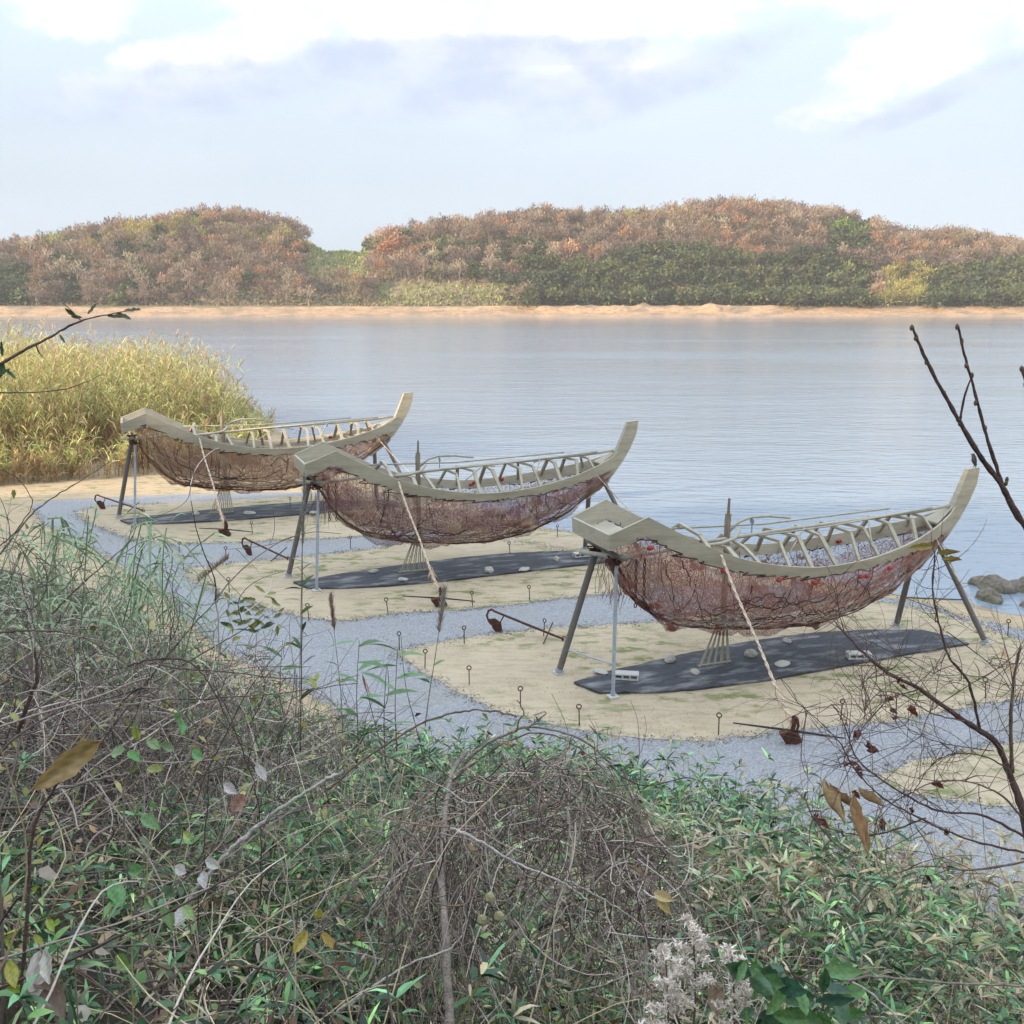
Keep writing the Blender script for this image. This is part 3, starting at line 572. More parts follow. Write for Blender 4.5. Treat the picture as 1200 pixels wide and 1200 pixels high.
def net_point(s, a, drop=0.):       # a: 0 near gunwale .. 1 far gunwale
    zt = np.interp(s, SHEER_S, BOT_Z)+.04; wd = np.interp(s, SHEER_S, HALF_W)*.97; zk = np.interp(s, KEEL_S, KEEL_Z); th = a*math.pi
    return s, -wd*np.sign(np.cos(th))*np.abs(np.cos(th))**.75, zt-(zt-zk+drop)*np.abs(np.sin(th))**.85
def make_net(parent, seed, palette, dens):
    S = np.linspace(.42, 6.92, 130); A = np.linspace(0, 1, 56); s_, a_ = np.meshgrid(S, A, indexing='ij')
    X, Y, Z = net_point(s_, a_)
    f1 = fbm(s_*1.5+seed, a_*6, seed, 4)-.5; f2 = fbm(s_*6+seed, a_*14, seed+3, 3)-.5; mid = np.sin(a_*math.pi)
    scal = np.abs(np.sin(s_*3.1+seed+2*fbm(s_*.7, a_*0, seed+9)))     # swags between the ties
    Z = Z-mid*(.12*scal+.03)+mid*(.34*f1+.13*f2); Y = Y+(.34*f1+.16*f2)*np.cos(a_*math.pi)*-1*np.clip(mid*2.5, 0, 1)
    pal = np.array(palette); n1 = fbm(s_*1.1+3, a_*5, seed+20, 4); n2 = fbm(s_*4, a_*16, seed+30, 3)
    w1 = np.clip((n1-.4)*5, 0, 1)[..., None]; c = pal[0]*(1-w1)+pal[1]*w1; w2 = np.clip((n2-.52)*6, 0, 1)[..., None]; c = c*(1-w2)+pal[2]*w2
    hem = np.clip((mid-.86)*6, 0, 1)[..., None]; c = c*(1-.5*hem)+pal[3]*.5*hem
    rip = np.clip((fbm(s_*1.3+9, a_*4.2, seed+50, 4)-.44)*5, 0, 1); d = rip*.0+np.clip((.25+.9*rip)*dens*(.34+1.0*(fbm(s_*.9, a_*3.2, seed+40, 4)-.2)+.30*mid-.38*(mid < .5)-.30*np.clip((s_-4.8)/2, 0, 1)*(mid < .8)), .03, 1)
    V = np.stack([X, Y, Z], -1).reshape(-1, 3); C = np.concatenate([c, d[..., None]], -1).reshape(-1, 4); ny = len(A); i, j = np.meshgrid(np.arange(len(S)-1), np.arange(ny-1), indexing='ij'); q = (i*ny+j).ravel()
    so = Soup(); so.add(V, np.stack([q, q+ny, q+ny+1, q+1], 1), C)
    # a second, bunched layer hanging inside the first in the lower half
    A2 = np.linspace(.10, .90, 40); s2, a2 = np.meshgrid(S, A2, indexing='ij'); X, Y, Z = net_point(s2, a2); g = fbm(s2*2.6, a2*9, seed+60, 4)-.5; lift = .12+.25*g
    V = np.stack([X, Y*.90, Z+lift], -1).reshape(-1, 3); ny = len(A2); i, j = np.meshgrid(np.arange(len(S)-1), np.arange(ny-1), indexing='ij'); q = (i*ny+j).ravel()
    c2 = pal[1]*(1-np.clip(g+.5, 0, 1)[..., None])+pal[0]*np.clip(g+.5, 0, 1)[..., None]; d2 = np.clip(dens*(1.7*fbm(s2*1.6, a2*5, seed+70, 4)-.62), .0, .8)*np.clip(np.sin(a2*math.pi)*2-.9, 0, 1)
    so.add(V, np.stack([q, q+ny, q+ny+1, q+1], 1), np.concatenate([c2, d2[..., None]], -1).reshape(-1, 4))
    net = so.build('net', M['net'], parent)
    # ropes, ties and loose strands lying on the net
    so = Soup(); rn = np.random.default_rng(seed)
    def rope(n, k, r, cols, fn):
        P = np.zeros((n, k, 3))
        for i in range(n):
            s0, a0, ds, da = fn(i); t = np.linspace(0, 1, k); ss = np.clip(s0+ds*t+.03*np.cumsum(rn.normal(0, .4, k)), .45, 6.9); aa = np.clip(a0+da*t+.012*np.cumsum(rn.normal(0, 1, k)), .0, 1); x, y, z = net_point(ss, aa); out = 1.03
            P[i, :, 0] = x; P[i, :, 1] = y*out; P[i, :, 2] = z-.045*np.sin(aa*math.pi)-min(abs(ds), 1.2)*.05*np.sin(t*math.pi)+rn.normal(0, .006, k)
        so.strands(P, r, cols[rn.integers(0, len(cols), n)], 4)
    dk = np.array([(.05, .03, .03), (.085, .045, .035), (.035, .03, .035), (.12, .06, .05)])
    lt = np.array([(.40, .34, .27), (.30, .22, .19), (.45, .40, .36), (.33, .20, .16)])
    rope(20, 22, .0075, dk, lambda i: (rn.uniform(.5, 6), rn.uniform(.0, .12), rn.uniform(-.9, .9), rn.uniform(.15, .42)))
    rope(10, 26, .009, dk, lambda i: (rn.uniform(.5, 5.), rn.uniform(.15, .5), rn.uniform(.8, 2.2), rn.uniform(-.12, .12)))
    rope(16, 22, .007, dk, lambda i: (rn.uniform(.5, 6), rn.uniform(.88, 1.), rn.uniform(-.9, .9), -rn.uniform(.15, .5)))
    rope(46, 26, .0042, lt, lambda i: (rn.uniform(.5, 5.), rn.uniform(.1, .6), rn.uniform(.6, 2.4), rn.uniform(-.15, .15)))
    rope(50, 16, .0032, lt, lambda i: (rn.uniform(.5, 6.5), rn.uniform(0, .1), rn.uniform(-.5, .5), rn.uniform(.2, .5)))
    rope(8, 60, .011, np.array([(.12, .045, .035)]), lambda i: (.45, .5+.022*(i-4), 6.4, 0.))     # hem along the bottom
    # loose wisps under the hem and behind the stern
    n = 240; ss = rn.uniform(.45, 6.6, n); x, y, z = net_point(ss, np.full(n, .5)); b = np.stack([x, rn.normal(0, .08, n), z-.0], -1); so.blades(b, np.stack([rn.normal(0, .8, n), rn.normal(0, .4, n), -np.ones(n)], -1), rn.uniform(.03, .11, n), .012, .1, pick([(.14, .055, .045), (.10, .05, .045)], n), 2)
    n = 110; z0 = rn.uniform(1.5, 2.2, n); so.blades(np.stack([rn.uniform(.28, .6, n), rn.uniform(-.55, .55, n), z0], -1), np.stack([rn.normal(-.1, .3, n), rn.normal(0, .3, n), -np.ones(n)], -1), rn.uniform(.15, .45, n), .010, .1, pick([(.19, .075, .06), (.22, .13, .10)], n), 3)
    so.build('net_rope', M['rope_dark'], parent)
    # lashings from the side boards down to the net: one mesh each would be hundreds; they read as the tie row of one rope
    so = Soup(); n = 30; ss = np.linspace(.6, 6.6, n)+rn.normal(0, .07, n); a = np.stack([ss, -np.interp(ss, SHEER_S, HALF_W)*1.02, np.interp(ss, SHEER_S, BOT_Z)+.03], -1); m = a+np.stack([rn.normal(0, .12, n), np.full(n, .03), -rn.uniform(.01, .07, n)], -1); e = np.roll(a, -1, 0); e[-1] = a[-1]+.05
    so.strands(np.stack([a, m, e], 1), .009, pick([(.06, .035, .035), (.17, .07, .06)], n), 4); so.build('lashing', M['rope_dark'], parent); so = Soup(); b = a*np.array([1, -1, 1]); so.strands(np.stack([b, m*np.array([1, -1, 1]), np.roll(b, -1, 0)*[1, 1, 1]], 1)[:-1], .012, pick([(.06, .035, .035)], n-1), 4)
    so.build('lashing', M['rope_dark'], parent)
    return net
def make_floats(parent, spots):
    for (s, w_, z) in spots:
        o = MB().blob((s, w_, z), (.06, .042, .036), int(s*100), .12, 10, 6).build('float', M['red'], parent, smooth=True)

def make_boat():
    root = empty('net_boat', (0, 0, 0)); S = np.concatenate([[.05, .35, .65, .8], np.linspace(1.0, 6.9, 34), [7.0, 7.12]])
    tz, bz, hw = sm_(TOP_Z, S), sm_(BOT_Z, S), sm_(HALF_W, S)
    for sg in (-1, 1):
        fl = .05                                   # boards flare outwards towards the top
        A = [(s, sg*(w_+fl), z) for s, w_, z in zip(S, hw, tz)]; B = [(s, sg*max(w_+fl-.045, .0), z) for s, w_, z in zip(S, hw, tz)]
        C = [(s, sg*max(w_-.045, 0), z) for s, w_, z in zip(S, hw, bz)]; D = [(s, sg*w_, z) for s, w_, z in zip(S, hw, bz)]
        mb = MB().strip(A, B, C, D)
        if sg > 0: mb.f = [f[::-1] for f in mb.f]
        mb.build('side_board', M['paint'], root, bevel=.004)
    MB().prism([(.045, -.70, 2.585), (.045, .70, 2.585), (.045, .665, 2.345), (.045, -.665, 2.345)], (.05, 0, 0)).build('transom', M['paint'], root, bevel=.004)
    MB().prism([(.10, -.66, 2.40), (.10, .66, 2.40), (.62, .66, 2.50), (.62, -.66, 2.50)], (0, 0, -.03)).build('stern_deck', M['paint'], root)
    # stem: a curved board that rises to the tip, closed by a wedge between the two side boards
    stem = [(7.34, 3.05), (7.60, 3.07), (7.56, 2.78), (7.42, 2.48), (7.25, 2.20), (7.02, 1.90), (6.72, 1.60), (6.38, 1.36), (6.22, 1.42), (6.42, 1.62), (6.72, 1.90), (6.92, 2.12), (7.04, 2.36), (7.18, 2.66)]
    mb = MB(); n = len(stem); th = {0: .10, 1: .10, 2: .11, 3: .12, 4: .13, 5: .13}
    for sg in (-1, 1):
        for i, (x, z) in enumerate(stem): mb.v.append((x, sg*th.get(i, .13)/2, z))
    # split the concave outline into quads: outer points 1..7, inner points 0,13..8
    outer = [1, 2, 3, 4, 5, 6, 7]; inner = [0, 13, 12, 11, 10, 9, 8]
    for i in range(6):
        a, b, c, d = outer[i], outer[i+1], inner[i+1], inner[i]; mb.f.append((a, b, c, d)[::-1]); mb.f.append((a+n, b+n, c+n, d+n)); mb.f.append((a, a+n, b+n, b)[::-1]); mb.f.append((d, d+n, c+n, c))
    mb.f.append((outer[0], inner[0], inner[0]+n, outer[0]+n)); mb.f.append((outer[6], outer[6]+n, inner[6]+n, inner[6]))
    mb.build('stem', M['paint'], root, bevel=.006)
    MB().prism([(6.62, -.19, 2.17), (6.62, .19, 2.17), (7.06, .05, 2.40), (7.06, -.05, 2.40)], (0, 0, -.035)).build('bow_deck', M['paint'], root, bevel=.003)
    def zr(s): return float(np.interp(s, [2.0, 3.7, 5.0, 6.5, 7.05], [2.14, 2.235, 2.28, 2.35, 2.40]))
    for i in range(11):                            # bent cross frames that carry the ridge pole
        s = 1.75+i*.465; h = float(np.interp(s, S, tz)); wd = float(np.interp(s, S, hw)); k = wd*.46; up = .30+.02*math.sin(i*2.1) if i < 10 else .16
        zt = max(zr(s)-.045, h+.06) if s > 2.1 else h+.12
        mb = MB(); e1, e2 = .09*math.sin(i*2.3), .11*math.sin(i*4.1+1); bar = [(s+.03, -wd+.03, h-.10), (s+e1, -k*(1+e2), zt+.02*math.sin(i*5.)), (s+e2-.02, k*(1-e1), zt+.02*math.cos(i*3.)), (s, wd-.03, h-.10)]
        for a, b in zip(bar[:-1], bar[1:]):
            a, b = Vector(a), Vector(b); d = (b-a).normalized(); nrm = Vector((1, 0, 0)); up_ = nrm.cross(d).normalized()
            q = [a-up_*.022, b-up_*.022, b+up_*.022, a+up_*.022]; jx = .02*math.sin(i*3.7); mb.prism([p-nrm*(.030+jx) for p in q], nrm*(.062+.014*math.sin(i*1.7)))
        mb.build('cross_frame', M['paint'], root, bevel=.003)
    def zz(s): return max(float(np.interp(s, S, tz))+.345, 2.13) if s > 2 else 2.2
    rp = [(s, .0, zr(s)+.02) for s in np.linspace(2.05, 7.02, 16)]
    MB().tube(rp, .031, 10).build('ridge_pole', M['pole'], root, smooth=True)
    rim = MB().tube([(2.05, 0, 2.15), (2.0, 0, 2.155)], [.041, .041], 12, False).build('pole_socket', M['dark_steel'], root)
    MB().tube([(1.7, -.33, 2.19), (2.2, -.30, 2.20), (2.5, -.22, 2.24), (2.62, -.15, 2.36)], .03, 8).build('side_pole', M['pole'], root, smooth=True)
    for (p0, p1, p2, rr) in [((1.55, .38, 2.34), (3.4, .30, 2.30), (5.9, .22, 2.40), .017), ((2.9, -.30, 2.27), (4.3, -.26, 2.31), (6.6, -.05, 2.42), .015), ((3.3, -.58, 2.02), (3.9, -.1, 2.27), (4.4, .55, 2.12), .014), ((4.9, -.60, 1.98), (5.2, -.1, 2.33), (5.3, .5, 2.16), .014)]:
        MB().tube([p0, p1, p2], rr, 7).build('lashed_pole', M['pole'], root, smooth=True)
    # mast post runs down through the net to the fan of rods
    MB().tube([(2.50, .02, .80), (2.50, .02, 2.45), (2.51, .02, 2.60)], [.052, .052, .050], 9).tube([(2.51, .02, 2.60), (2.515, .02, 2.85)], [.026, .02], 7).build('mast_post', M['wood'], root, bevel=0)
    MB().tube([(2.54, .02, 2.30), (2.72, .03, 2.44), (2.95, .04, 2.50), (3.3, .06, 2.49), (3.75, .08, 2.42)], [.022, .024, .024, .022, .018], 8).build('curved_arm', M['dark_steel' if 0 else 'pole'], root, smooth=True)
    MB().tube([(2.98, .04, 2.49), (2.98, .04, 2.20)], .012, 6).tube([(2.98, .04+.045*math.cos(a), 2.435+.045*math.sin(a)) for a in np.linspace(0, 2*math.pi, 13)], .012, 6, False).build('ring_eye', M['steel'], root)
    mb = MB()
    for i in range(10):
        t = i/9; mb.tube([(2.50+.012*(i-5), .01*(i % 2), .92), (2.05+.60*t, -.03+.05*(i % 2), .055)], [.010, .012], 5)
    mb.tube([(2.03, 0, .07), (2.67, 0, .07)], .016, 6).build('fan_of_rods', M['cream_rod'], root)
    for i in range(8):                            # thin bent ribs inside the net
        s = .9+i*.78; aa = np.linspace(0, 1, 15); x, y, z = net_point(np.full(15, s), aa); MB().tube(list(zip(x, y*.96, z+.02)), .006, 5).build('rib', M['dark_steel'], root)
    # stern trestle: crossed head, two legs, tie bar; the same at the bow
    def leg(a, b, m, wd=.042):
        a, b = Vector(a), Vector(b); d = (b-a).normalized(); l = MB().tube([a, b], wd, 8).build('leg', m, root, bevel=.006); MB().box((a.x, a.y, .025), (.16, .16, .03)).build('foot_plate', M['concrete'], l)
        MB().tube([a+d*.02, a+d*.07], wd*1.35, 8).build('sleeve', M['steel'], l); return l
    leg((.19, -.615, .03), (.36, -.30, 2.14), M['steel'], .030); leg((-.19, .615, .03), (.30, .28, 2.16), M['dark_steel'], .055)
    leg((7.48, -.667, .03), (6.62, -.10, 1.98), M['dark_steel'], .050); leg((6.66, .667, .03), (6.50, .10, 1.92), M['dark_steel'], .055)
    def at(a, b, t): return [a[i]+(b[i]-a[i])*t for i in range(3)]
    MB().tube([at((.19, -.615, 0), (.36, -.30, 2.14), .24), at((-.19, .615, 0), (.30, .28, 2.16), .20)], .014, 6).build('tie_bar', M['steel'], root)
    MB().tube([at((7.48, -.667, 0), (6.62, -.10, 1.98), .40), at((6.66, .667, 0), (6.50, .10, 1.92), .33)], .014, 6).build('tie_bar', M['dark_steel'], root)
    MB().tube([(.02, .30, 2.11), (.40, -.48, 2.17), (1.15, -.52, 2.24)], .035, 8).build('head_bar', M['pole'], root, smooth=True)
    MB().tube([(.28, .62, 2.20), (.30, -.64, 2.20)], .035, 8).build('head_bar', M['dark_steel'], root, smooth=True)
    lash = MB(); lash2 = MB(); rn = random.Random(4)
    for k in range(9):
        c = Vector((.32+rn.uniform(-.05, .05), -.30+rn.uniform(-.05, .05), 2.12+rn.uniform(-.08, .06))); lash.tube([c+Vector((.075*math.cos(a), .075*math.sin(a), rn.uniform(-.02, .02))) for a in np.linspace(0, 6.3, 9)], .013, 5, False)
        lash2.tube([(.28+.08*math.cos(a), .27+.08*math.sin(a), 2.10+.004*a) for a in np.linspace(0, 6.3, 9)], .013, 5, False); c = Vector((.28+rn.uniform(-.05, .05), .27+rn.uniform(-.05, .05), 2.13+rn.uniform(-.08, .06))); lash2.tube([c+Vector((.075*math.cos(a), .075*math.sin(a), rn.uniform(-.02, .02))) for a in np.linspace(0, 6.3, 9)], .013, 5, False)
    lash.build('head_lashing', M['rust'], root); lash2.build('head_lashing', M['rust'], root)
    for dx in (.48, .62):
        ch = MB()
        for i in range(12):
            z = 2.16-i*.062; pl = (1, 0) if i % 2 else (0, 1); ch.tube([(dx+pl[0]*.020*math.cos(a), -.72+pl[1]*.020*math.cos(a), z+.036*math.sin(a)) for a in np.linspace(0, 2*math.pi, 9)], .0085, 5, False)
        ch.build('chain', M['rust'], root)
    return root
BP = [(1.1557, 15.3131), (-4.4988, 21.1804), (-10.587, 27.484)]
BANG = R(20.43); BSC = (1., 1.045, 1.075)
b0 = make_boat()
boats = [b0, copy_tree(b0), copy_tree(b0)]
nets = [(3, [(.30, .12, .095), (.37, .215, .175), (.36, .31, .32), (.20, .05, .045)], .74), (17, [(.27, .13, .115), (.21, .12, .13), (.43, .32, .23), (.25, .065, .05)], .66), (29, [(.33, .20, .13), (.27, .15, .11), (.46, .34, .21), (.20, .07, .05)], .42)]
for b, p, nt_, lb in zip(boats, BP, nets, ['nearest beige boat frame, hung with reddish net and with a dark bird on its bow', 'beige timber boat frame hung with dark purple brown net, between the other two boats', 'farthest beige boat frame, its bow lit orange by the sun near the reeds']):
    b.scale = (BSC[boats.index(b)],)*3; b.location = (*p, 0); b.rotation_euler = (0, 0, BANG); tag(b, lb, 'boat sculpture', 'boat frames hung with nets on trestles'); make_net(b, *nt_)
make_floats(b0, [(.72, -.70, 2.34), (1.95, -.80, 1.90), (2.95, -.83, 1.66), (3.62, -.84, 1.56), (4.55, -.80, 1.56), (4.68, -.79, 1.55), (5.2, -.72, 1.62), (4.3, .60, 1.86), (4.75, .66, 1.95), (5.2, .62, 1.78)])
make_floats(boats[1], [(3.9, .70, 1.72), (4.6, .66, 1.80), (3.95, .62, 1.78)])
make_floats(boats[2], [(5.4, .62, 1.85)])
def loc(b, s, w_, z=0.): p = BP[b]; k_ = BSC[b]; s, w_ = s*k_, w_*k_; z = z*k_; ca, sa = math.cos(BANG), math.sin(BANG); return (p[0]+s*ca-w_*sa, p[1]+s*sa+w_*ca, z)

# bird on the bow of the nearest boat
def bird():
    root = empty('bird', loc(0, 7.50, 0, 3.075), BANG+2.2); root.scale = (1.25,)*3; tag(root, 'small dark bird perched on the bow tip of the nearest boat', 'bird')
    mb = MB(); spine = [(-.02, 0, .02), (-.012, 0, .05), (0, 0, .085), (.006, 0, .12), (.010, 0, .145), (.018, 0, .165), (.026, 0, .182), (.034, 0, .190)]; mb.tube(spine, [.006, .022, .036, .036, .030, .025, .024, .010], 12)
    mb.build('body', M['bird'], root, smooth=True)
    MB().prism([(-.012, -.012, .05), (-.012, .012, .05), (-.05, .010, -.05), (-.05, -.010, -.05)], (.006, 0, 0)).build('tail', M['bird'], root)
    MB().tube([(.040, 0, .184), (.062, 0, .178)], [.007, .001], 6).build('beak', M['blackiron'], root)
    for sg in (-1, 1):
        MB().tube([(.0, sg*.034, .13), (-.012, sg*.036, .09), (-.035, sg*.022, .02)], [.006, .014, .003], 6).build('wing', M['bird'], root)
        MB().tube([(-.002, sg*.012, .05), (.0, sg*.014, .0)], .003, 5).build('leg', M['blackiron'], root)
bird()

# dark sheets on the ground under each boat
def matting(b, lb):
    o = [(-.16, .09), (.03, -.43), (.8, -.70), (1.57, -.84), (3.0, -.88), (4.64, -.76), (6.2, -.66), (7.13, -.62), (7.10, -.2), (6.9, .28), (5.9, .62), (4.88, .83), (3.4, .80), (2.06, .62), (.7, .36)]
    rn = random.Random(b); pts = []
    for (x0, y0), (x1, y1) in zip(o, o[1:]+o[:1]):
        for k in range(6): t = k/6; pts.append((x0+(x1-x0)*t+rn.uniform(-.012, .012), y0+(y1-y0)*t+rn.uniform(-.012, .012), .02+rn.uniform(0, .012)))
    m = MB().prism(pts, (0, 0, .028)).build('ground_mat', M['matting']); m.scale = (BSC[b], BSC[b], 1); m.location = (*BP[b][:2], 0); m.rotation_euler = (0, 0, BANG); tag(m, lb, 'ground sheet', 'dark boat shaped sheets under the boats')
matting(0, 'dark boat shaped sheet lying under the nearest boat'); matting(1, 'dark boat shaped sheet lying under the middle boat'); matting(2, 'dark boat shaped sheet lying under the farthest boat')
def block(u, v, lb, rz, cat='concrete block'):
    p = G(u, v, .06); r_ = empty('concrete_block', p, rz); tag(r_, lb, cat, 'hollow concrete blocks weighing down the sheets'); mb = MB(); L_, D_, H_ = .39, .19, .10
    # a block lying flat with three openings through its long side
    mb.box((0, 0, .0125), (L_, D_, .025)).box((0, 0, H_-.0125), (L_, D_, .025))
    for x in (-.1825, -.06, .06, .1825): mb.box((x, 0, H_/2), (.028, D_-.004, H_-.05))
    mb.build('block_shell', M['concrete'], r_, bevel=.003); MB().box((0, .02, H_/2), (L_-.06, .02, H_-.030)).build('web', M['concrete'], r_)
block(734, 795, 'hollow concrete block on the nearest sheet, beside the near stern leg', BANG-.5); block(1006, 771, 'hollow concrete block near the right end of the nearest sheet', BANG-.35)
block(681, 652, 'hollow concrete block at the right end of the middle sheet', BANG)
def stone(u, v, r, lb, seed):
    o = MB().blob((0, 0, r[2]*.55), r, seed, .13, 10, 7).build('stone', M['pebble'], smooth=False); o.location = G(u, v, .05); o.rotation_euler = (0, 0, seed); tag(o, lb, 'stone', 'pale stones weighing down the sheets')
for a in [(785, 775, (.13, .09, .08), 'grey stone on the nearest sheet left of the fan of rods', 1), (814, 789, (.10, .07, .05), 'pale stone at the left foot of the nearest fan of rods', 2), (880, 769, (.11, .08, .08), 'small stone on the nearest sheet right of the fan of rods', 3), (917, 779, (.17, .11, .035), 'flat whitish slab in the middle of the nearest sheet', 4),
          (922, 753, (.11, .07, .05), 'dark edged stone at the far side of the nearest sheet', 5), (704, 788, (.14, .09, .03), 'flat stone behind the near stern leg of the nearest boat', 15),
          (573, 671, (.11, .09, .09), 'round pale stone on the middle sheet right of the rope', 6), (614, 668, (.16, .10, .04), 'flat whitish stone near the middle of the middle sheet', 7), (652, 657, (.09, .07, .07), 'round stone near the right end of the middle sheet', 8), (472, 680, (.13, .08, .04), 'flat pale stone at the foot of the middle fan of rods', 9),
          (438, 671, (.12, .08, .05), 'small stone left of the middle fan of rods', 10), (230, 604, (.12, .10, .08), 'pale stone left of the farthest fan of rods', 11), (293, 602, (.22, .13, .05), 'flat whitish stone on the farthest sheet', 12), (367, 602, (.12, .08, .05), 'small stone at the right end of the farthest sheet', 13)]: stone(*a)

# anchors: iron shank, curved arm with a palm, and a crossing stock
def anchor_proto():
    root = empty('anchor', (0, 0, 0))
    MB().tube([(0, 0, .40), (.75, 0, .22), (1.50, 0, .045)], [.022, .024, .020], 8).build('shank', M['rust'], root)
    MB().tube([(0, 0, .40), (-.07, 0, .43), (-.14, 0, .40), (-.18, 0, .30), (-.14, 0, .20), (-.09, 0, .14)], [.022, .023, .023, .022, .018, .014], 8).build('arm', M['rust'], root)
    MB().tube([(.20, 0, .34), (.08, 0, .14)], .013, 6).build('strut', M['rust'], root)
    MB().prism([(-.13, -.015, .24), (.00, -.02, .27), (.13, -.01, .20), (.16, 0, .02), (.04, .01, -.02), (-.05, 0, .06)], (0, .03, 0)).build('palm', M['rust'], root, bevel=.004)
    MB().tube([(1.22, -.36, .05), (1.16, 0, .12), (1.10, .38, .20)], .013, 6).build('stock', M['blackiron'], root)
    MB().tube([(1.50+.05*math.cos(a), .0, .05+.045*math.sin(a)) for a in np.linspace(0, 2*math.pi, 10)], .012, 5, False).build('shackle', M['rust'], root)
    return root
an = anchor_proto()
def put_anchor(o, u0, v0, u1, v1, lb):      # crown foot pixel, shank end pixel
    p = G(u0, v0); q = G(u1, v1); o.location = p; o.rotation_euler = (0, 0, math.atan2(q[1]-p[1], q[0]-p[0])); k = math.hypot(q[0]-p[0], q[1]-p[1])/1.5; o.scale = (k, 1, 1); tag(o, lb, 'anchor', 'rusty anchors lying by the boats')
put_anchor(an, 580, 741, 661, 752, 'rusty anchor lying on the path edge between the nearest and middle boats')
a2 = copy_tree(an); put_anchor(a2, 290, 651, 338, 657, 'rusty anchor lying left of the middle boat stern legs'); a3 = copy_tree(an); put_anchor(a3, 118, 597, 168, 600, 'rusty anchor lying behind the stern legs of the farthest boat')
def planted():
    root = empty('anchor', (0, 0, 0))
    MB().tube([(0, 0, -.05), (0, 0, .12), (.03, -.03, .30), (.02, -.02, .42)], [.03, .034, .032, .028], 8).build('shank', M['rust'], root)
    MB().tube([(.02, -.02, .42), (.06, -.05, .40), (.08, -.05, .30), (.07, -.04, .22)], [.026, .022, .02, .016], 7).build('hook', M['rust'], root)
    MB().prism([(-.17, -.05, .17), (-.05, -.09, .21), (.10, -.06, .15), (.16, -.04, .05), (.04, -.01, -.04), (-.06, -.02, 0)], (0, .06, .02)).build('palm', M['rust'], root, bevel=.005)
    MB().tube([(-.72, .35, .16), (0, 0, .20), (.70, -.12, .14)], [.010, .018, .010], 6).build('stock', M['blackiron'], root)
    return root
pa = planted(); pls = [pa, copy_tree(pa), copy_tree(pa)]
APX = [(926, 872), (515, 712), (264, 629)]
TOPL = [(840, 650), (461, 573), (232, 520)]
for i, (o, (u, v)) in enumerate(zip(pls, APX)):
    o.location = G(u, v); o.rotation_euler = (0, 0, (0, .12, .1)[i]); tag(o, 'rusty anchor planted at the foot of the %s boat rope' % ('nearest', 'middle', 'farthest')[i], 'anchor', 'planted anchors holding the boat ropes')
def twisted(name, A, B, sag, r, mt, lb, grp, fr=.25):
    A, B = Vector(A), Vector(B); root = empty(name, tuple(B)); tag(root, lb, 'rope', grp); n = 70; mb = MB(); up = Vector((0, 0, 1)); d = (B-A).normalized(); u = d.cross(up).normalized(); w_ = u.cross(d)
    for ph in (0, math.pi):
        pts = []; rr = []
        for i in range(n+1):
            t = i/n; c = A.lerp(B, t)-up*sag*math.sin(math.pi*t)+u*.012*math.sin(t*9)-B; a = ph+t*60; q = r*.75*(1+max(0, t-.6)*1.1); pts.append(c+u*math.cos(a)*q+w_*math.sin(a)*q); rr.append(q)
        mb.tube(pts, rr, 5)
    mb.build('rope_strand', mt, root)
    if fr:
        s = Soup(); k = 90; t = rng.uniform(0, 1, k); P = np.array([tuple(Vector((0, 0, 0))+(A-B)*fr*float(x)) for x in t])+rng.normal(0, .012, (k, 3)); s.blades(P, rng.normal(0, .35, (k, 3))+np.array([0, 0, -1.]), rng.uniform(.08, .22, k), .010, .1, pick([(.72, .52, .30), (.62, .45, .26)], k), 3); s.build('frayed_end', M['leaf'], root)
for i in range(3):
    A = loc(i, 1.86, -.85, 2.17); g = G(*APX[i]); twisted('mooring_rope', A, (g[0], g[1]-.02, .36), .06, .016, M['rope_pink'], 'thick faded rope running from the side of the %s boat down to its planted anchor' % ('nearest', 'middle', 'farthest')[i], 'faded ropes from the boat sides', .22)
    A = loc(i, 6.45, -.36, 1.95); B = loc(i, 8.15, -1.35, .05) if i else G(1192, 787, .05); twisted('bow_rope', A, B, .08, .008, M['rope_pink'], 'thin pink rope running down to the ground from the bow of the %s boat' % ('nearest', 'middle', 'farthest')[i], 'thin ropes from the bows', .18)
# ring topped iron pins along the pad edges
def pin(px, h=.34):
    root = MB().tube([(0, 0, -.03), (0, 0, h-.07)], .009, 6).tube([(.034*math.cos(a), 0, h-.036+.034*math.sin(a)) for a in np.linspace(-math.pi/2, 1.5*math.pi, 13)], .009, 6, False).build('ring_pin', M['rust']); return root
PINS = [(550, 804), (610, 829), (679, 851), (842, 862), (498, 784), (544, 755), (637, 746), (468, 762), (1155, 819), (1181, 746), (1096, 730), (455, 720), (362, 727), (554, 712), (621, 705), (269, 695), (265, 657), (296, 626), (411, 644), (598, 651), (653, 630), (340, 596), (210, 651), (905, 700), (985, 845), (1050, 838), (760, 700), (215, 668)]
HERE = ['in front of the nearest pad', 'by the lower left edge of the nearest pad', 'below the nearest stern legs', 'left of the nearest planted anchor', 'at the left tip of the nearest pad', 'left of the lying anchor between boats', 'just right of the lying anchor between boats', 'on the path left of the nearest pad', 'right of the nearest boat, before the bare branch', 'at the far right by the beach', 'behind the nearest bow legs', 'left of the middle planted anchor', 'below the middle stern legs', 'right of the middle planted anchor', 'behind the lying anchor, on the middle pad edge', 'at the left end of the middle pad', 'between the middle pad and the farthest boat, left', 'behind the farthest planted anchor', 'behind the middle stern legs', 'on the sand beyond the middle sheet', 'by the bow legs of the middle boat', 'beyond the farthest sheet', 'left of the farthest planted anchor', 'behind the nearest boat hull', 'right of the nearest planted anchor', 'on the nearest pad edge below the hollow block', 'on the path behind the nearest stern', 'at the left tip of the middle pad']
pr = None
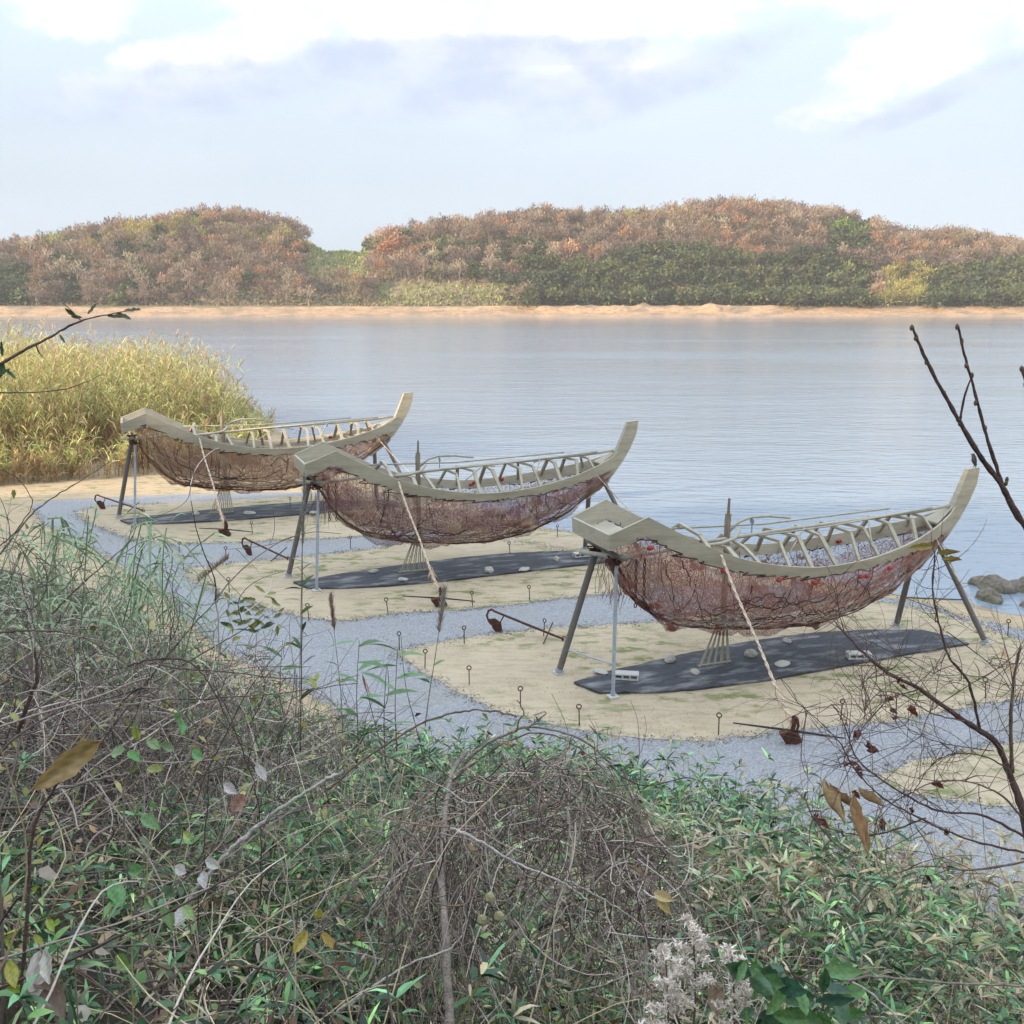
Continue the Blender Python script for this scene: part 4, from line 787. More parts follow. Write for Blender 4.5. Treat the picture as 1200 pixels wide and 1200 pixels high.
for i, (u, v) in enumerate(PINS):
    if pr is None: pr = pin(None); o = pr
    else: o = pr.copy(); COL.objects.link(o)
    o.location = G(u, v); o.rotation_euler = (rng.normal(0, .05), rng.normal(0, .05), rng.normal(0, .4)); tag(o, 'rusty ring topped iron pin '+HERE[i], 'ground pin', 'ring topped iron pins along the pads')
# stones and crumbs of soil spilled over the edges between gravel and pads
def spill():
    s = Soup()
    for o in OUTL:
        o = np.array(o); ok = (o[:, 1] < 30) & (np.abs(o[:, 0]) < 14); o = o[ok]; n = min(9000, len(o)*14); p = o[rng.integers(0, len(o), n)]+rng.normal(0, .10, (n, 2))
        s.blades(np.stack([p[:, 0], p[:, 1], np.full(n, .012)], -1), rng.normal(0, 1, (n, 3))*np.array([1, 1, .3])+np.array([0, 0, .35]), rng.uniform(.015, .04, n), rng.uniform(.015, .035, n), 0, pick([(.30, .33, .38), (.40, .42, .46), (.22, .24, .28), (.42, .35, .24), (.34, .28, .19), (.48, .42, .32), (.15, .19, .08)], n), 1)
    tag(s.build('loose_stones', M['canopy']), 'small stones and soil crumbs spilled along the pad edges', 'gravel', kind='stuff')
spill()
# short grass patches on the pads and gravel edge
def tufts():
    s = Soup(); n = 60000; X = rng.uniform(-8, 14, n); Y = rng.uniform(12, 24, n); q = fbm(X*.9+5, Y*1.5, 91, 5); gg = fbm(X*.22, Y*.22, 95, 3); ok = (q > .54) & (gg > .44) & (rng.uniform(0, 1, n) < .7) & (ground_h(X, Y) > -.15) & (ground_h(X, Y) < .05)
    X, Y = X[ok], Y[ok]; n = len(X); s.blades(np.stack([X, Y, np.full(n, .0)], -1), rng.normal(0, .6, (n, 3))+np.array([0, 0, 1.]), rng.uniform(.03, .08, n), .008, .4, pick([(.17, .24, .08), (.24, .28, .10), (.30, .27, .13)], n), 2)
    tag(s.build('short_grass', M['leaf']), 'thin patchy grass on the sandy pads', 'grass', kind='stuff')
tufts()
#FOREGROUND
# ================================================================== THE OVERGROWN BANK
BARK = [(.26, .21, .185), (.16, .125, .115), (.36, .31, .275), (.09, .07, .065), (.50, .45, .40), (.13, .10, .09)]
STRAW = [(.56, .48, .33), (.46, .385, .26), (.66, .59, .44), (.38, .30, .20)]
GREEN = [(.09, .20, .075), (.05, .13, .055), (.20, .37, .12), (.03, .075, .035), (.12, .27, .13), (.022, .055, .03)]
def walk(n, k, base, d0, ln, wob, grav=0., r=.003, taper=.4):
    P = np.zeros((n, k, 3)); P[:, 0] = base; d = d0/np.linalg.norm(d0, axis=1, keepdims=True); st = (np.broadcast_to(ln, n)/(k-1))[:, None]; tw = rng.normal(0, 1, (n, 3))*wob*.6
    for j in range(1, k):
        tw = tw*.8+rng.normal(0, 1, (n, 3))*wob*.5; d = d+tw*.5-np.array([0, 0, 1])*grav; d /= np.linalg.norm(d, axis=1, keepdims=True); P[:, j] = P[:, j-1]+d*st
    return P, np.broadcast_to(r, n)[:, None]*np.linspace(1, taper, k)[None]
def onbank(n, x0, x1, y0, y1, f=None):
    X = rng.uniform(x0, x1, n*3); Y = rng.uniform(y0, y1, n*3); db = np.where(inside(X, Y, bankp), seg_dist(X, Y, foot), -1); ok = db > 0
    # keep what can come into view, with a generous margin to both sides
    ok &= np.abs(X) < Y*.62+1.2
    if f is not None: ok &= f(X, Y, db)
    X, Y = X[ok][:n], Y[ok][:n]; return X, Y, ground_h(X, Y)
def up_(n, s, z=1.): return np.stack([rng.normal(0, s, n), rng.normal(0, s, n), np.full(n, z)], -1)
def pu(x, y, z): dep = y*CP-(z-CAM_H)*SP; return 600+1200*x/dep, 600-1200*((z-CAM_H)*CP+y*SP)/dep

def sasa():
    s = Soup(); tot = []
    def dens(X, Y, db): q = fbm(X*.8, Y*.8, 101); edge = (db < 4.2) & (X > -1.5); return (rng.uniform(0, 1, X.shape) < np.where(edge, 1., np.clip((q-.38)*4, .08, .9)))
    X, Y, Z = onbank(6200, -9, 8.5, 1.6, 19, dens); n = len(X); B = np.stack([X, Y, Z-.03], -1); pale = np.clip((fbm(X*.7+9, Y*.7, 120)-.42)*4, 0, 1)*np.clip((X+.5)/2.5, 0, 1)+np.where(X > 2.6, .35, 0); H = rng.uniform(.25, .80, n)*np.where(X > -.5, 1.15, .85)
    ln = rng.normal(0, .22, (n, 2)); t = np.linspace(0, 1, 4)[None, :, None]; P = B[:, None]+t*np.stack([np.zeros(n), np.zeros(n), H], -1)[:, None]+t**2*np.stack([ln[:, 0]*H, ln[:, 1]*H, np.zeros(n)], -1)[:, None]
    s.strands(P, np.array([.0032, .003, .0026, .0018])[None], pick([(.26, .26, .12), (.33, .28, .17), (.15, .19, .08)], n), 3)
    for k in range(10):
        f = rng.uniform(.45, 1., n) if k > 4 else np.full(n, 1.); b = B+np.stack([ln[:, 0]*H*f*f, ln[:, 1]*H*f*f, H*f], -1); a = rng.uniform(0, 6.283, n); d = np.stack([np.cos(a), np.sin(a), rng.uniform(.1, 1.3, n)], -1)
        isp = rng.uniform(0, 1, n) < pale*.6+.05; c = np.where(isp[:, None], pick([(.42, .36, .20), (.50, .43, .27), (.34, .32, .15), (.30, .20, .12)], n), pick(GREEN, n, .34)); tip = np.where((rng.uniform(0, 1, n) < pale*.7+.1)[:, None], pick(STRAW, n), c*1.25)
        s.blades(b, d, rng.uniform(.09, .19, n)*np.clip(Y/5.5, .6, 1.15), rng.uniform(.017, .032, n)*np.clip(Y/6, .6, 1.1), rng.uniform(.1, .7, n), c, 3, [.25, 1, .75, .03], np.clip(tip, 0, 1))
    tag(s.build('dwarf_bamboo', M['leaf']), 'dense dwarf bamboo with pale edged leaves covering the bank', 'dwarf bamboo', kind='stuff')
sasa()
def grasses():
    s = Soup()
    for (cx, cy, rr, n, hh) in [(-1.55, 8.6, 1.5, 5200, .8), (-2.0, 7.2, 1.2, 3000, .75), (-.9, 6.3, 1.0, 2600, .6), (-3.0, 10.6, 1.3, 2200, .7), (-1.0, 10.0, .9, 1600, .7), (-4.6, 12.5, 1.6, 1800, .7), (.5, 8.3, 1.2, 900, .6), (-1.1, 4.6, .8, 1500, .4), (.6, 4.2, .8, 900, .4)]:
        a = rng.uniform(0, 6.283, n); q = np.sqrt(rng.uniform(0, 1, n))*rr; X = cx+np.cos(a)*q; Y = cy+np.sin(a)*q; ok = inside(X, Y, bankp); X, Y = X[ok], Y[ok]; n = len(X); Z = ground_h(X, Y); L_ = rng.uniform(.35, 1., n)*hh
        s.blades(np.stack([X, Y, Z+rng.uniform(0, .15, n)], -1), up_(n, .45), L_, rng.uniform(.009, .020, n), rng.uniform(.2, .8, n), pick([(.16, .33, .12), (.10, .24, .09), (.24, .40, .14), (.42, .40, .23), (.07, .17, .07)], n, .25), 4)
    X, Y, Z = onbank(9000, -8, 8, 1.6, 18); n = len(X); s.blades(np.stack([X, Y, Z], -1), up_(n, .6), rng.uniform(.2, .55, n), .006, .7, pick(STRAW+[(.16, .2, .09)], n, .2), 4)
    tag(s.build('long_grass', M['leaf']), 'long drooping green and straw grass tufts on the bank', 'grass', kind='stuff')
grasses()
def undergrowth():
    s = Soup(); X, Y, Z = onbank(30000, -8, 8, 1.4, 17, lambda x, y, d: rng.uniform(0, 1, x.shape) < np.clip((fbm(x*1.3, y*1.3, 140)-.33)*4, .12, 1)); n = len(X)
    h = rng.uniform(0, .42, n); near = Y < 6
    s.blades(np.stack([X, Y, Z+h], -1), rng.normal(0, 1, (n, 3))+np.array([0, -.2, .3]), rng.uniform(.025, .06, n), rng.uniform(.018, .045, n), .3, pick(GREEN+[(.05, .10, .05), (.16, .25, .07), (.24, .22, .08)], n, .22), 2, [.5, 1, .05])
    # fallen and caught dead leaves
    X, Y, Z = onbank(7000, -8, 8, 1.4, 17); n = len(X); s.blades(np.stack([X, Y, Z+rng.uniform(0, .5, n)], -1), rng.normal(0, 1, (n, 3)), rng.uniform(.03, .07, n), rng.uniform(.02, .05, n), .5, pick([(.27, .17, .09), (.38, .28, .17), (.45, .40, .32), (.20, .12, .07)], n, .2), 2, [.5, 1, .1])
    tag(s.build('undergrowth', M['leaf']), 'small leafy undergrowth and dead leaves low on the bank', 'undergrowth', kind='stuff')
undergrowth()
def tangle():
    s = Soup()
    def left(x, y, d): u, v = pu(x, y, ground_h(x, y)+.4); return (x < -1.6+.15*y*0) & (u < 420) & (rng.uniform(0, 1, x.shape) < np.clip((fbm(x*.5, y*.5, 160)-.3)*4, .1, 1))
    X, Y, Z = onbank(1900, -9, -.6, 2.0, 18, left); n = len(X); P, r = walk(n, 16, np.stack([X, Y, Z+rng.uniform(0, .5, n)], -1), np.stack([rng.normal(.1, .8, n), rng.normal(0, .8, n), rng.uniform(.1, 1.1, n)], -1), rng.uniform(.8, 1.8, n), .30, .045, rng.uniform(.0025, .0075, n)); s.strands(P, r, pick(BARK, n, .18), 4)
    X, Y, Z = onbank(1700, -8, 8, 1.5, 16); n = len(X); P, r = walk(n, 14, np.stack([X, Y, Z+rng.uniform(0, .35, n)], -1), np.stack([rng.normal(0, .9, n), rng.normal(0, .9, n), rng.uniform(-.1, .9, n)], -1), rng.uniform(.5, 1.4, n), .32, .06, rng.uniform(.0018, .0055, n)); s.strands(P, r, pick(BARK+STRAW, n, .18), 4)
    # bottom right thicket of dry stems
    X, Y, Z = onbank(3600, -2.2, 6, 1.6, 8.5); n = len(X); P, r = walk(n, 14, np.stack([X, Y, Z+rng.uniform(0, .3, n)], -1), np.stack([rng.normal(0, .9, n), rng.normal(0, .6, n), rng.uniform(0, 1, n)], -1), rng.uniform(.4, 1.1, n), .34, .03, rng.uniform(.0013, .0045, n)); s.strands(P, r, pick(STRAW+BARK, n, .18), 4)
    tag(s.build('dry_vines', M['twig']), 'grey brown tangle of dry vines and dead stems over the bank', 'dry vines', kind='stuff')
tangle()

def px_path(pts, Ys):            # a stem through picture points at the given distances
    return [Vector(W(u, v, Y)) for (u, v), Y in zip(pts, Ys)]
def smooth_path(P, k=5):
    out = []; n = len(P)
    for i in range(n-1):
        p0, p1, p2, p3 = P[max(i-1, 0)], P[i], P[i+1], P[min(i+2, n-1)]
        for j in range(k): t = j/k; out.append(.5*((2*p1)+(-p0+p2)*t+(2*p0-5*p1+4*p2-p3)*t*t+(-p0+3*p1-3*p2+p3)*t**3))
    return out+[P[-1]]
def colmat(name, c, rough=.85): return mat(name, c, rough, .3, 25, .5, 150, col2=tuple(x*.55 for x in c), thr=(.45, .7))
M['bark_dark'] = colmat('dark reddish bark', (.105, .065, .058)); M['bark_grey'] = colmat('grey bark', (.26, .225, .19)); M['bark_pale'] = colmat('pale dead wood', (.46, .43, .40)); M['bark_brown'] = colmat('brown bark', (.17, .125, .095))
def stem(name, pts, Ys, r0, r1, m, parent, jit=0., k=6):
    P = smooth_path(px_path(pts, Ys if hasattr(Ys, '__len__') else [Ys]*len(pts)), k); n = len(P); rn = random.Random(len(pts)*7+int(pts[0][0]))
    P = [p+Vector((rn.uniform(-1, 1), rn.uniform(-1, 1), rn.uniform(-1, 1)))*jit for p in P]
    o0 = parent.location if parent else Vector(); P = [p-o0 for p in P]; rad = [(r0+(r1-r0)*i/(n-1))*(1+.18*rn.uniform(-1, 1)) for i in range(n)]
    return MB().tube(P, rad, 7).build(name, m, parent, smooth=True), P, rad
def curled_leaf(parent, p, size, d, col, name='leaf', wid=.5, curl=1.2, roll=0., m=None):   # a broad leaf: midrib curve, cupped blade, pointed tip
    d = Vector(d).normalized(); side = d.cross(Vector((.2, -.9, .35))).normalized(); nrm = side.cross(d).normalized(); side = (side*math.cos(roll)+nrm*math.sin(roll)).normalized(); nrm = side.cross(d).normalized(); na, nb = 11, 8; curl = curl*rng.uniform(1.1, 1.9); wid = wid*rng.uniform(.8, 1.1); s = Soup(); V = []; C = []; pos = Vector(p); dd = d.copy()
    for i in range(na):
        t = i/(na-1); w_ = size*wid*.5*math.sin(math.pi*min(t**.75*1.02, 1))**.8+.0006; ax = side; 
        for j in range(nb):
            q = -1+2*j/(nb-1); th = q*curl*(.6+.6*t)
            V.append(tuple(pos+ax*(math.sin(th)/max(curl, .3)*w_)+nrm*((1-math.cos(th))*w_*.9+.035*size*math.sin(t*19+q*2)*abs(q)))); e = 1+.22*math.sin(i*2.3+j*1.9)-.25*(abs(q) < .15)
            C.append([min(c_*e, .9) for c_ in col])
        an = -.10*math.sin(t*3+1)*curl; dd = (dd*math.cos(an)+nrm*math.sin(an)*-1).normalized(); nrm = side.cross(dd).normalized(); pos = pos+dd*(size/(na-1))
    F = [(i*nb+j, i*nb+j+1, (i+1)*nb+j+1, (i+1)*nb+j) for i in range(na-1) for j in range(nb-1)]
    s.add(V, F, np.array(C)); return s.build(name, m or M['leaf'], parent, smooth=True)

# ---- bare shrub at the right with dried leaves
def right_shrub():
    Yb = 3.6; root = empty('bare_shrub', tuple(W(1225, 1130, 3.3))); tag(root, 'bare dark branched shrub at the right edge with shrivelled red brown leaves', 'shrub'); root_l = Vector(root.location)
    tr, P, rad = stem('trunk', [(1225, 1130), (1212, 1030), (1198, 950), (1180, 900), (1165, 868), (1130, 845), (1078, 808), (1040, 788), (1012, 765), (990, 742), (978, 728)], [3.3, 3.4, 3.45, 3.5, 3.5, 3.55, 3.6, 3.65, 3.7, 3.75, 3.8], .017, .0025, M['bark_dark'], root, .0015)
    ctrl = [([(1186, 905), (1184, 850), (1188, 800), (1196, 757)], 3.5, .008, .004), ([(1148, 855), (1135, 800), (1112, 770), (1100, 730), (1093, 690), (1096, 645)], 3.5, .0055, .0022), ([(990, 742), (984, 720), (978, 690)], 3.8, .0025, .001),
            ([(1130, 845), (1090, 835), (1060, 815), (1030, 812), (1012, 835)], 3.5, .003, .0015), ([(1078, 808), (1045, 818), (1018, 845), (1000, 870), (985, 900)], 3.6, .003, .0012), ([(1200, 980), (1150, 955), (1100, 950), (1050, 925), (1005, 890), (990, 850), (975, 825)], 3.3, .005, .0015),
            ([(1205, 1000), (1140, 985), (1080, 960), (1035, 935), (1005, 905), (985, 872), (965, 850), (935, 823)], 3.2, .004, .0012), ([(1200, 960), (1170, 930), (1130, 915), (1090, 918), (1060, 935)], 3.3, .004, .0012), ([(1085, 958), (1040, 975), (1005, 978), (960, 965), (945, 940)], 3.2, .003, .001),
            ([(1180, 900), (1150, 885), (1110, 885), (1085, 905), (1060, 950)], 3.4, .003, .001), ([(1200, 1010), (1140, 1020), (1080, 1015), (1030, 1035), (1000, 1070)], 3.1, .004, .001), ([(1090, 833), (1140, 800), (1180, 780), (1210, 778)], 3.5, .002, .001), ([(1165, 880), (1100, 870), (1060, 850), (1040, 820)], 3.4, .002, .001), ([(1016, 845), (1010, 810), (1022, 790), (1050, 782)], 3.6, .0018, .001), ([(1020, 740), (1060, 770), (1110, 795), (1160, 800)], 3.7, .0015, .001), ([(1110, 740), (1150, 770), (1180, 800), (1200, 850)], 3.6, .002, .001)]
    allP = [(P, .004)]
    for pts, Y, r0, r1 in ctrl:
        _, Q, _ = stem('branch', pts, Y, r0, r1, M['bark_dark'] if rng.uniform() < .7 else M['bark_brown'], root, .002, 7); allP.append((Q, r0))
    s = Soup()
    for Q, r0 in allP:
        Q = np.array([tuple(q) for q in Q]); k = max(10, len(Q)); idx = rng.integers(int(len(Q)*.25), len(Q), k); d = rng.normal(0, 1, (k, 3))*np.array([1, .5, 1])+np.array([-.25, 0, .25]); PP, rr = walk(k, 9, Q[idx], d, rng.uniform(.06, .34, k), .30, -.02, rng.uniform(.0008, .0018, k)); s.strands(PP, rr, pick([(.13, .085, .07), (.20, .15, .13), (.10, .07, .06)], k), 4)
        e = PP[:, -1]; 
        m_ = rng.integers(0, k, k//2); PP, rr = walk(len(m_), 6, PP[m_, 5], rng.normal(0, 1, (len(m_), 3))*np.array([1, .5, 1]), rng.uniform(.04, .14, len(m_)), .3, 0, .0009); s.strands(PP, rr, pick([(.13, .085, .07), (.2, .15, .13)], len(m_)), 3)
    s.build('twigs', M['twig'], root)
    rn = random.Random(5)
    for u, v, Y, sz in [(1042, 828, 3.55, .035), (1049, 838, 3.55, .04), (1064, 833, 3.55, .045), (1038, 820, 3.55, .04), (1005, 857, 3.5, .05), (1017, 877, 3.5, .055), (996, 895, 3.4, .05), (1003, 903, 3.4, .045), (955, 962, 3.2, .05), (1093, 919, 3.3, .04), (1117, 836, 3.5, .04), (1052, 800, 3.6, .05), (1068, 945, 3.3, .04), (1107, 975, 3.2, .05), (1033, 965, 3.3, .045), (1000, 930, 3.3, .045)]:
        for _ in range(2): curled_leaf(root, Vector(W(u+rn.uniform(-3, 3), v+rn.uniform(-4, 4), Y))-root_l, sz*rn.uniform(.8, 1.1), (rn.uniform(-.6, .6), rn.uniform(-.3, .3), -1), (rn.uniform(.13, .20), .055, .045), 'dried_leaf', .75, 1.5, rn.uniform(0, 3))
    c = (.42, .30, .16)
    curled_leaf(root, Vector(W(966, 912, 3.3))-root_l, .19, (-.30, 0, -1), c, 'dried_leaf', .42, 1.5, .3); curled_leaf(root, Vector(W(972, 918, 3.3))-root_l, .15, (.14, .1, -1), (.28, .17, .09), 'dried_leaf', .35, 1.3, .9)
    curled_leaf(root, Vector(W(1000, 928, 3.2))-root_l, .23, (-.28, 0, -1), (.38, .24, .13), 'dried_leaf', .36, 1.6, .2); curled_leaf(root, Vector(W(1006, 922, 3.2))-root_l, .12, (-.1, .1, -1), c, 'dried_leaf', .4, 1.4, 1.2)
    y_ = (.33, .26, .07)
    curled_leaf(root, Vector(W(1096, 640, 3.5))-root_l, .135, (-1, .1, .05), y_, 'yellow_leaf', .30, .9, .35); curled_leaf(root, Vector(W(1097, 648, 3.5))-root_l, .085, (.8, .1, -.25), y_, 'yellow_leaf', .42, 1.3, .2); curled_leaf(root, Vector(W(1103, 655, 3.5))-root_l, .075, (.7, .2, -.6), (.30, .23, .07), 'yellow_leaf', .5, 1.3, .8)
right_shrub()
def top_right():
    root = empty('bare_branch', tuple(W(1245, 700, 2.8))); tag(root, 'dark bare forked branch reaching up in front of the water at the right edge', 'branch'); o = Vector(root.location)
    stem('main_stem', [(1245, 700), (1215, 640), (1190, 600), (1172, 566), (1150, 537), (1125, 495), (1098, 447), (1080, 410), (1069, 383)], 2.8, .0105, .0035, M['bark_dark'], root, .0008)
    stem('shoot', [(1176, 572), (1162, 530), (1150, 490), (1140, 450), (1130, 415), (1123, 382)], 2.8, .0055, .003, M['bark_dark'], root, .0008); stem('shoot', [(1125, 493), (1131, 462), (1140, 439)], 2.8, .0035, .002, M['bark_dark'], root, .0005)
    stem('shoot', [(1225, 545), (1212, 480), (1198, 431)], 2.7, .008, .005, M['bark_dark'], root, .0008)
    mb = MB(); rn = random.Random(3)
    for u, v in [(1069, 384), (1073, 396), (1086, 424), (1106, 461), (1122, 491), (1126, 496), (1123, 383), (1126, 400), (1133, 428), (1144, 472), (1153, 502), (1180, 562), (1178, 566), (1197, 432), (1201, 450), (1140, 440)]: p = Vector(W(u+rn.uniform(-1.5, 1.5), v, 2.8))-o; mb.blob(p, (.0055, .0055, .009), 1, .1, 6, 4)
    mb.build('buds', M['bark_brown'], root, smooth=True)
top_right()
# ---- leafy branch at the upper left
def left_branch():
    root = empty('leafy_branch', tuple(W(-60, 470, 3.0))); tag(root, 'thin branch with a few dark green leaves at the upper left edge', 'branch'); o = Vector(root.location)
    stem('twig', [(-60, 470), (-20, 440), (20, 415), (60, 394), (90, 378), (120, 370), (150, 364)], 3.0, .006, .0012, M['bark_brown'], root, .001); stem('twig', [(95, 376), (85, 365), (73, 355)], 3.0, .002, .001, M['bark_brown'], root)
    stem('twig', [(-40, 459), (20, 460), (70, 457), (100, 448), (120, 438)], 3.0, .0025, .0008, M['bark_brown'], root, .001)
    stem('twig', [(42, 403), (45, 412), (50, 418)], 3.0, .003, .0015, M['bark_brown'], root)
    for u, v, dx, dz, L_, c in [(102, 368, 1, .6, .045, 0), (88, 371, -.5, .5, .035, 0), (125, 369, .9, -.5, .05, 0), (136, 366, .9, -.8, .05, 0), (145, 363, 1, -.35, .055, 0), (4, 425, -.3, -.6, .05, 1), (6, 432, .5, -.9, .045, 1), (2, 418, .4, .8, .05, 1), (-4, 440, .8, .1, .05, 1), (70, 392, .3, -1, .03, 0), (96, 372, -.9, .1, .03, 0)]:
        curled_leaf(root, Vector(W(u, v, 3.0))-o, L_, (dx, .1, dz), (.09, .10, .045) if not c else (.06, .12, .05), 'leaf', .42, .6, .5)
left_branch()
# ---- dead sapling in the middle: trunk, arches and the curtain of dry vines
def dead_sapling():
    root = empty('dead_sapling', tuple(W(526, 1215, 2.9))); o = Vector(root.location); tag(root, 'leafless arching sapling smothered in dry vines in the middle foreground', 'sapling')
    stem('trunk', [(528, 1215), (524, 1150), (522, 1090), (518, 1040), (519, 1000), (522, 950), (530, 905), (548, 880)], [2.9, 3.0, 3.1, 3.3, 3.5, 3.8, 4.1, 4.2], .0165, .009, M['bark_grey'], root, .002)
    A = []
    for pts, Ys, r0, r1, mt in [([(530, 935), (545, 895), (570, 872), (600, 858), (620, 852), (655, 857), (690, 872), (720, 900), (745, 945), (760, 1000)], 4.2, .008, .003, 'bark_grey'), ([(530, 915), (575, 880), (620, 860), (660, 866), (700, 895), (722, 925)], 4.15, .005, .002, 'bark_brown'),
        ([(385, 925), (420, 895), (460, 868), (500, 845), (540, 834), (575, 833), (606, 840)], 3.6, .0045, .003, 'bark_brown'), ([(605, 858), (608, 845), (614, 835), (606, 820)], 4.1, .004, .002, 'bark_brown'), ([(620, 852), (640, 835), (625, 838)], 4.1, .003, .0015, 'bark_brown'),
        ([(528, 970), (560, 985), (598, 1008), (630, 1022), (662, 1036), (690, 1056)], 3.2, .006, .003, 'bark_pale'), ([(662, 1030), (700, 1050), (740, 1075), (770, 1100)], 3.2, .003, .0015, 'bark_pale'), ([(684, 1056), (682, 1090), (690, 1130)], 3.2, .003, .0015, 'bark_pale'),
        ([(470, 970), (490, 985), (497, 1010), (500, 1040)], 3.2, .006, .003, 'bark_grey'), ([(500, 1010), (540, 980), (580, 955), (640, 950), (690, 960)], 3.8, .004, .0015, 'bark_grey'), ([(440, 880), (480, 900), (520, 940)], 3.9, .004, .003, 'bark_brown'), ([(700, 1010), (735, 993), (780, 994), (810, 1010)], 3.5, .002, .001, 'bark_dark'),
        ([(390, 1190), (430, 1160), (480, 1130), (530, 1110), (545, 1080), (540, 1050)], 2.7, .004, .002, 'bark_pale'), ([(400, 1060), (430, 1015), (465, 970), (500, 930), (530, 890)], 3.3, .003, .002, 'bark_grey')]:
        _, Q, _ = stem('branch', pts, Ys, r0, r1, M[mt], root, .003, 7); A.append(Q)
    s = Soup(); n = 1000                          # the vine curtain: hangs from the arches, falls and wanders
    t = rng.uniform(0, 1, n); ax = np.interp(t, [0, .2, .4, .6, .8, 1], [470, 530, 610, 690, 740, 765]); av = np.interp(t, [0, .2, .4, .6, .8, 1], [965, 900, 862, 875, 930, 1010]); up = rng.uniform(0, 1, n)**1.6
    B = np.array([W(a+rng.normal(0, 22), b+12+q*rng.uniform(0, 230)+abs(rng.normal(0, 16)), 4.15-q*.8+rng.normal(0, .22)) for a, b, q in zip(ax, av, up)])-np.array(o)
    d = np.stack([rng.normal(.05, .8, n), rng.normal(-.1, .4, n), -np.abs(rng.normal(.1, .55, n))], -1); P, r = walk(n, 18, B, d, rng.uniform(.15, .75, n), .40, .07, rng.uniform(.0013, .0036, n)); s.strands(P, r, pick(BARK+[(.24, .17, .13), (.2, .15, .13)], n, .16), 4)
    n = 320; B = np.array([W(rng.uniform(455, 570), rng.uniform(960, 1150), rng.uniform(3.3, 3.8)) for _ in range(n)])-np.array(o); P, r = walk(n, 14, B, np.stack([rng.normal(0, .35, n), rng.normal(0, .3, n), -np.ones(n)], -1), rng.uniform(.15, .5, n), .2, .03, rng.uniform(.001, .0025, n)); s.strands(P, r, pick(BARK+STRAW[1:2], n, .16), 4)
    s.build('hanging_vines', M['twig'], root)
    for u, v, Y, L_, dx, dz, c in [(548, 988, 3.2, .06, .1, -1, (.45, .36, .24)), (486, 836+3, 3.6, .035, 1, -.1, (.13, .06, .05)), (565, 835, 3.6, .04, .1, -1, (.34, .32, .12)), (588, 868, 4.1, .05, .5, -1, (.45, .3, .2)), (680, 880, 4.1, .04, 0, -1, (.2, .1, .07)), (743, 1015, 3.4, .06, .2, -1, (.42, .30, .2)), (655, 1035, 3.2, .05, .3, -1, (.4, .34, .26)), (780, 975, 3.6, .05, .8, .4, (.5, .4, .26))]: curled_leaf(root, Vector(W(u, v, Y))-o, L_, (dx, .1, dz), c, 'dried_leaf', .6, 1.3, .5)
    for u, v in [(574, 1052), (565, 1078), (585, 1074)]: MB().blob(Vector(W(u, v, 3.0))-o, (.018, .018, .018), 2, .12, 9, 6).build('seed_pod', mat('seed pod %d' % u, (.25, .24, .13), .8, .3, 60), root)
dead_sapling()
# ---- individual stems, twigs and leafy vines of the left and lower foreground
def leafy_vine(name, label, cat, pts, Ys, r0, m, leaves, col, lw=.75, lname='leaf', grp=None):
    P0 = W(*pts[0], Ys if not hasattr(Ys, '__len__') else Ys[0]); root = empty(name, tuple(P0)); o = Vector(root.location); tag(root, label, cat, grp); stem('stem', pts, Ys, r0, r0*.35, m, root, .0015); rn = random.Random(int(pts[0][0])+3)
    for (u, v, L_, dx, dz, *c) in leaves:
        Y = Ys if not hasattr(Ys, '__len__') else float(np.mean(Ys)); curled_leaf(root, Vector(W(u, v, Y))-o, L_, (dx, rn.uniform(-.4, .1), dz), c[0] if c else tuple(q*rn.uniform(.8, 1.2) for q in col), lname, lw, .5+rn.uniform(0, .4), rn.uniform(-.5, .7))
    return root
leafy_vine('withered_weed', 'dark upright stem carrying one big curled brown leaf at the left edge', 'stem', [(20, 1210), (30, 1100), (38, 980), (60, 930), (95, 880), (118, 868)], 2.1, .005, M['bark_dark'], [(118, 867, .175, -1, -.45, (.33, .235, .10)), ], (.3, .22, .1), .50, 'brown_leaf')
leafy_vine('withered_weed', 'stem with pale and dark brown shrivelled leaves in the bottom left corner', 'stem', [(60, 1230), (70, 1170), (55, 1130), (45, 1105)], 1.9, .004, M['bark_grey'], [(48, 1112, .10, -.25, -1, (.62, .58, .55)), (40, 1130, .13, .5, -1, (.16, .11, .08)), (52, 1112, .075, .6, -.9, (.47, .46, .40)), (10, 1125, .06, .2, -1, (.40, .40, .08)), (36, 1140, .10, .8, -.6, (.22, .15, .10))], (.3, .2, .1), .55, 'dried_leaf')
lg = (.17, .30, .13)
leafy_vine('vine', 'climbing vine with bright green heart shaped leaves left of centre', 'vine', [(190, 1180), (170, 1130), (158, 1060), (150, 1000), (145, 930), (160, 890), (190, 850), (205, 830)], 2.6, .004, M['bark_grey'], [(205, 845, .055, .6, .6), (213, 842, .05, -.3, -1), (225, 880, .05, .7, -.2), (205, 878, .055, -.7, .3), (160, 868, .05, .2, .9, (.30, .36, .07)), (172, 865, .05, .8, -.7), (130, 882, .06, .9, .1), (150, 880, .06, .5, -.6), (172, 900, .055, .9, -.3, (.26, .30, .08)), (150, 905, .06, 1, 0, (.16, .20, .07)), (175, 945, .06, .9, .3), (165, 955, .07, .7, -.8, (.15, .28, .11)), (192, 925, .04, .3, .6), (215, 975, .045, .6, -.3, (.30, .38, .10)), (130, 1030, .09, .3, -1), (150, 1022, .08, 1, .3), (170, 1055, .09, .9, -.1), (190, 1062, .08, .2, -1), (215, 1060, .06, .5, -.8, (.24, .36, .12)), (195, 1050, .07, .5, .8), (140, 1095, .07, -.6, -.8), (135, 1120, .08, 1, -.3, (.22, .38, .10)), (150, 1165, .08, .9, .4)], lg, .72)
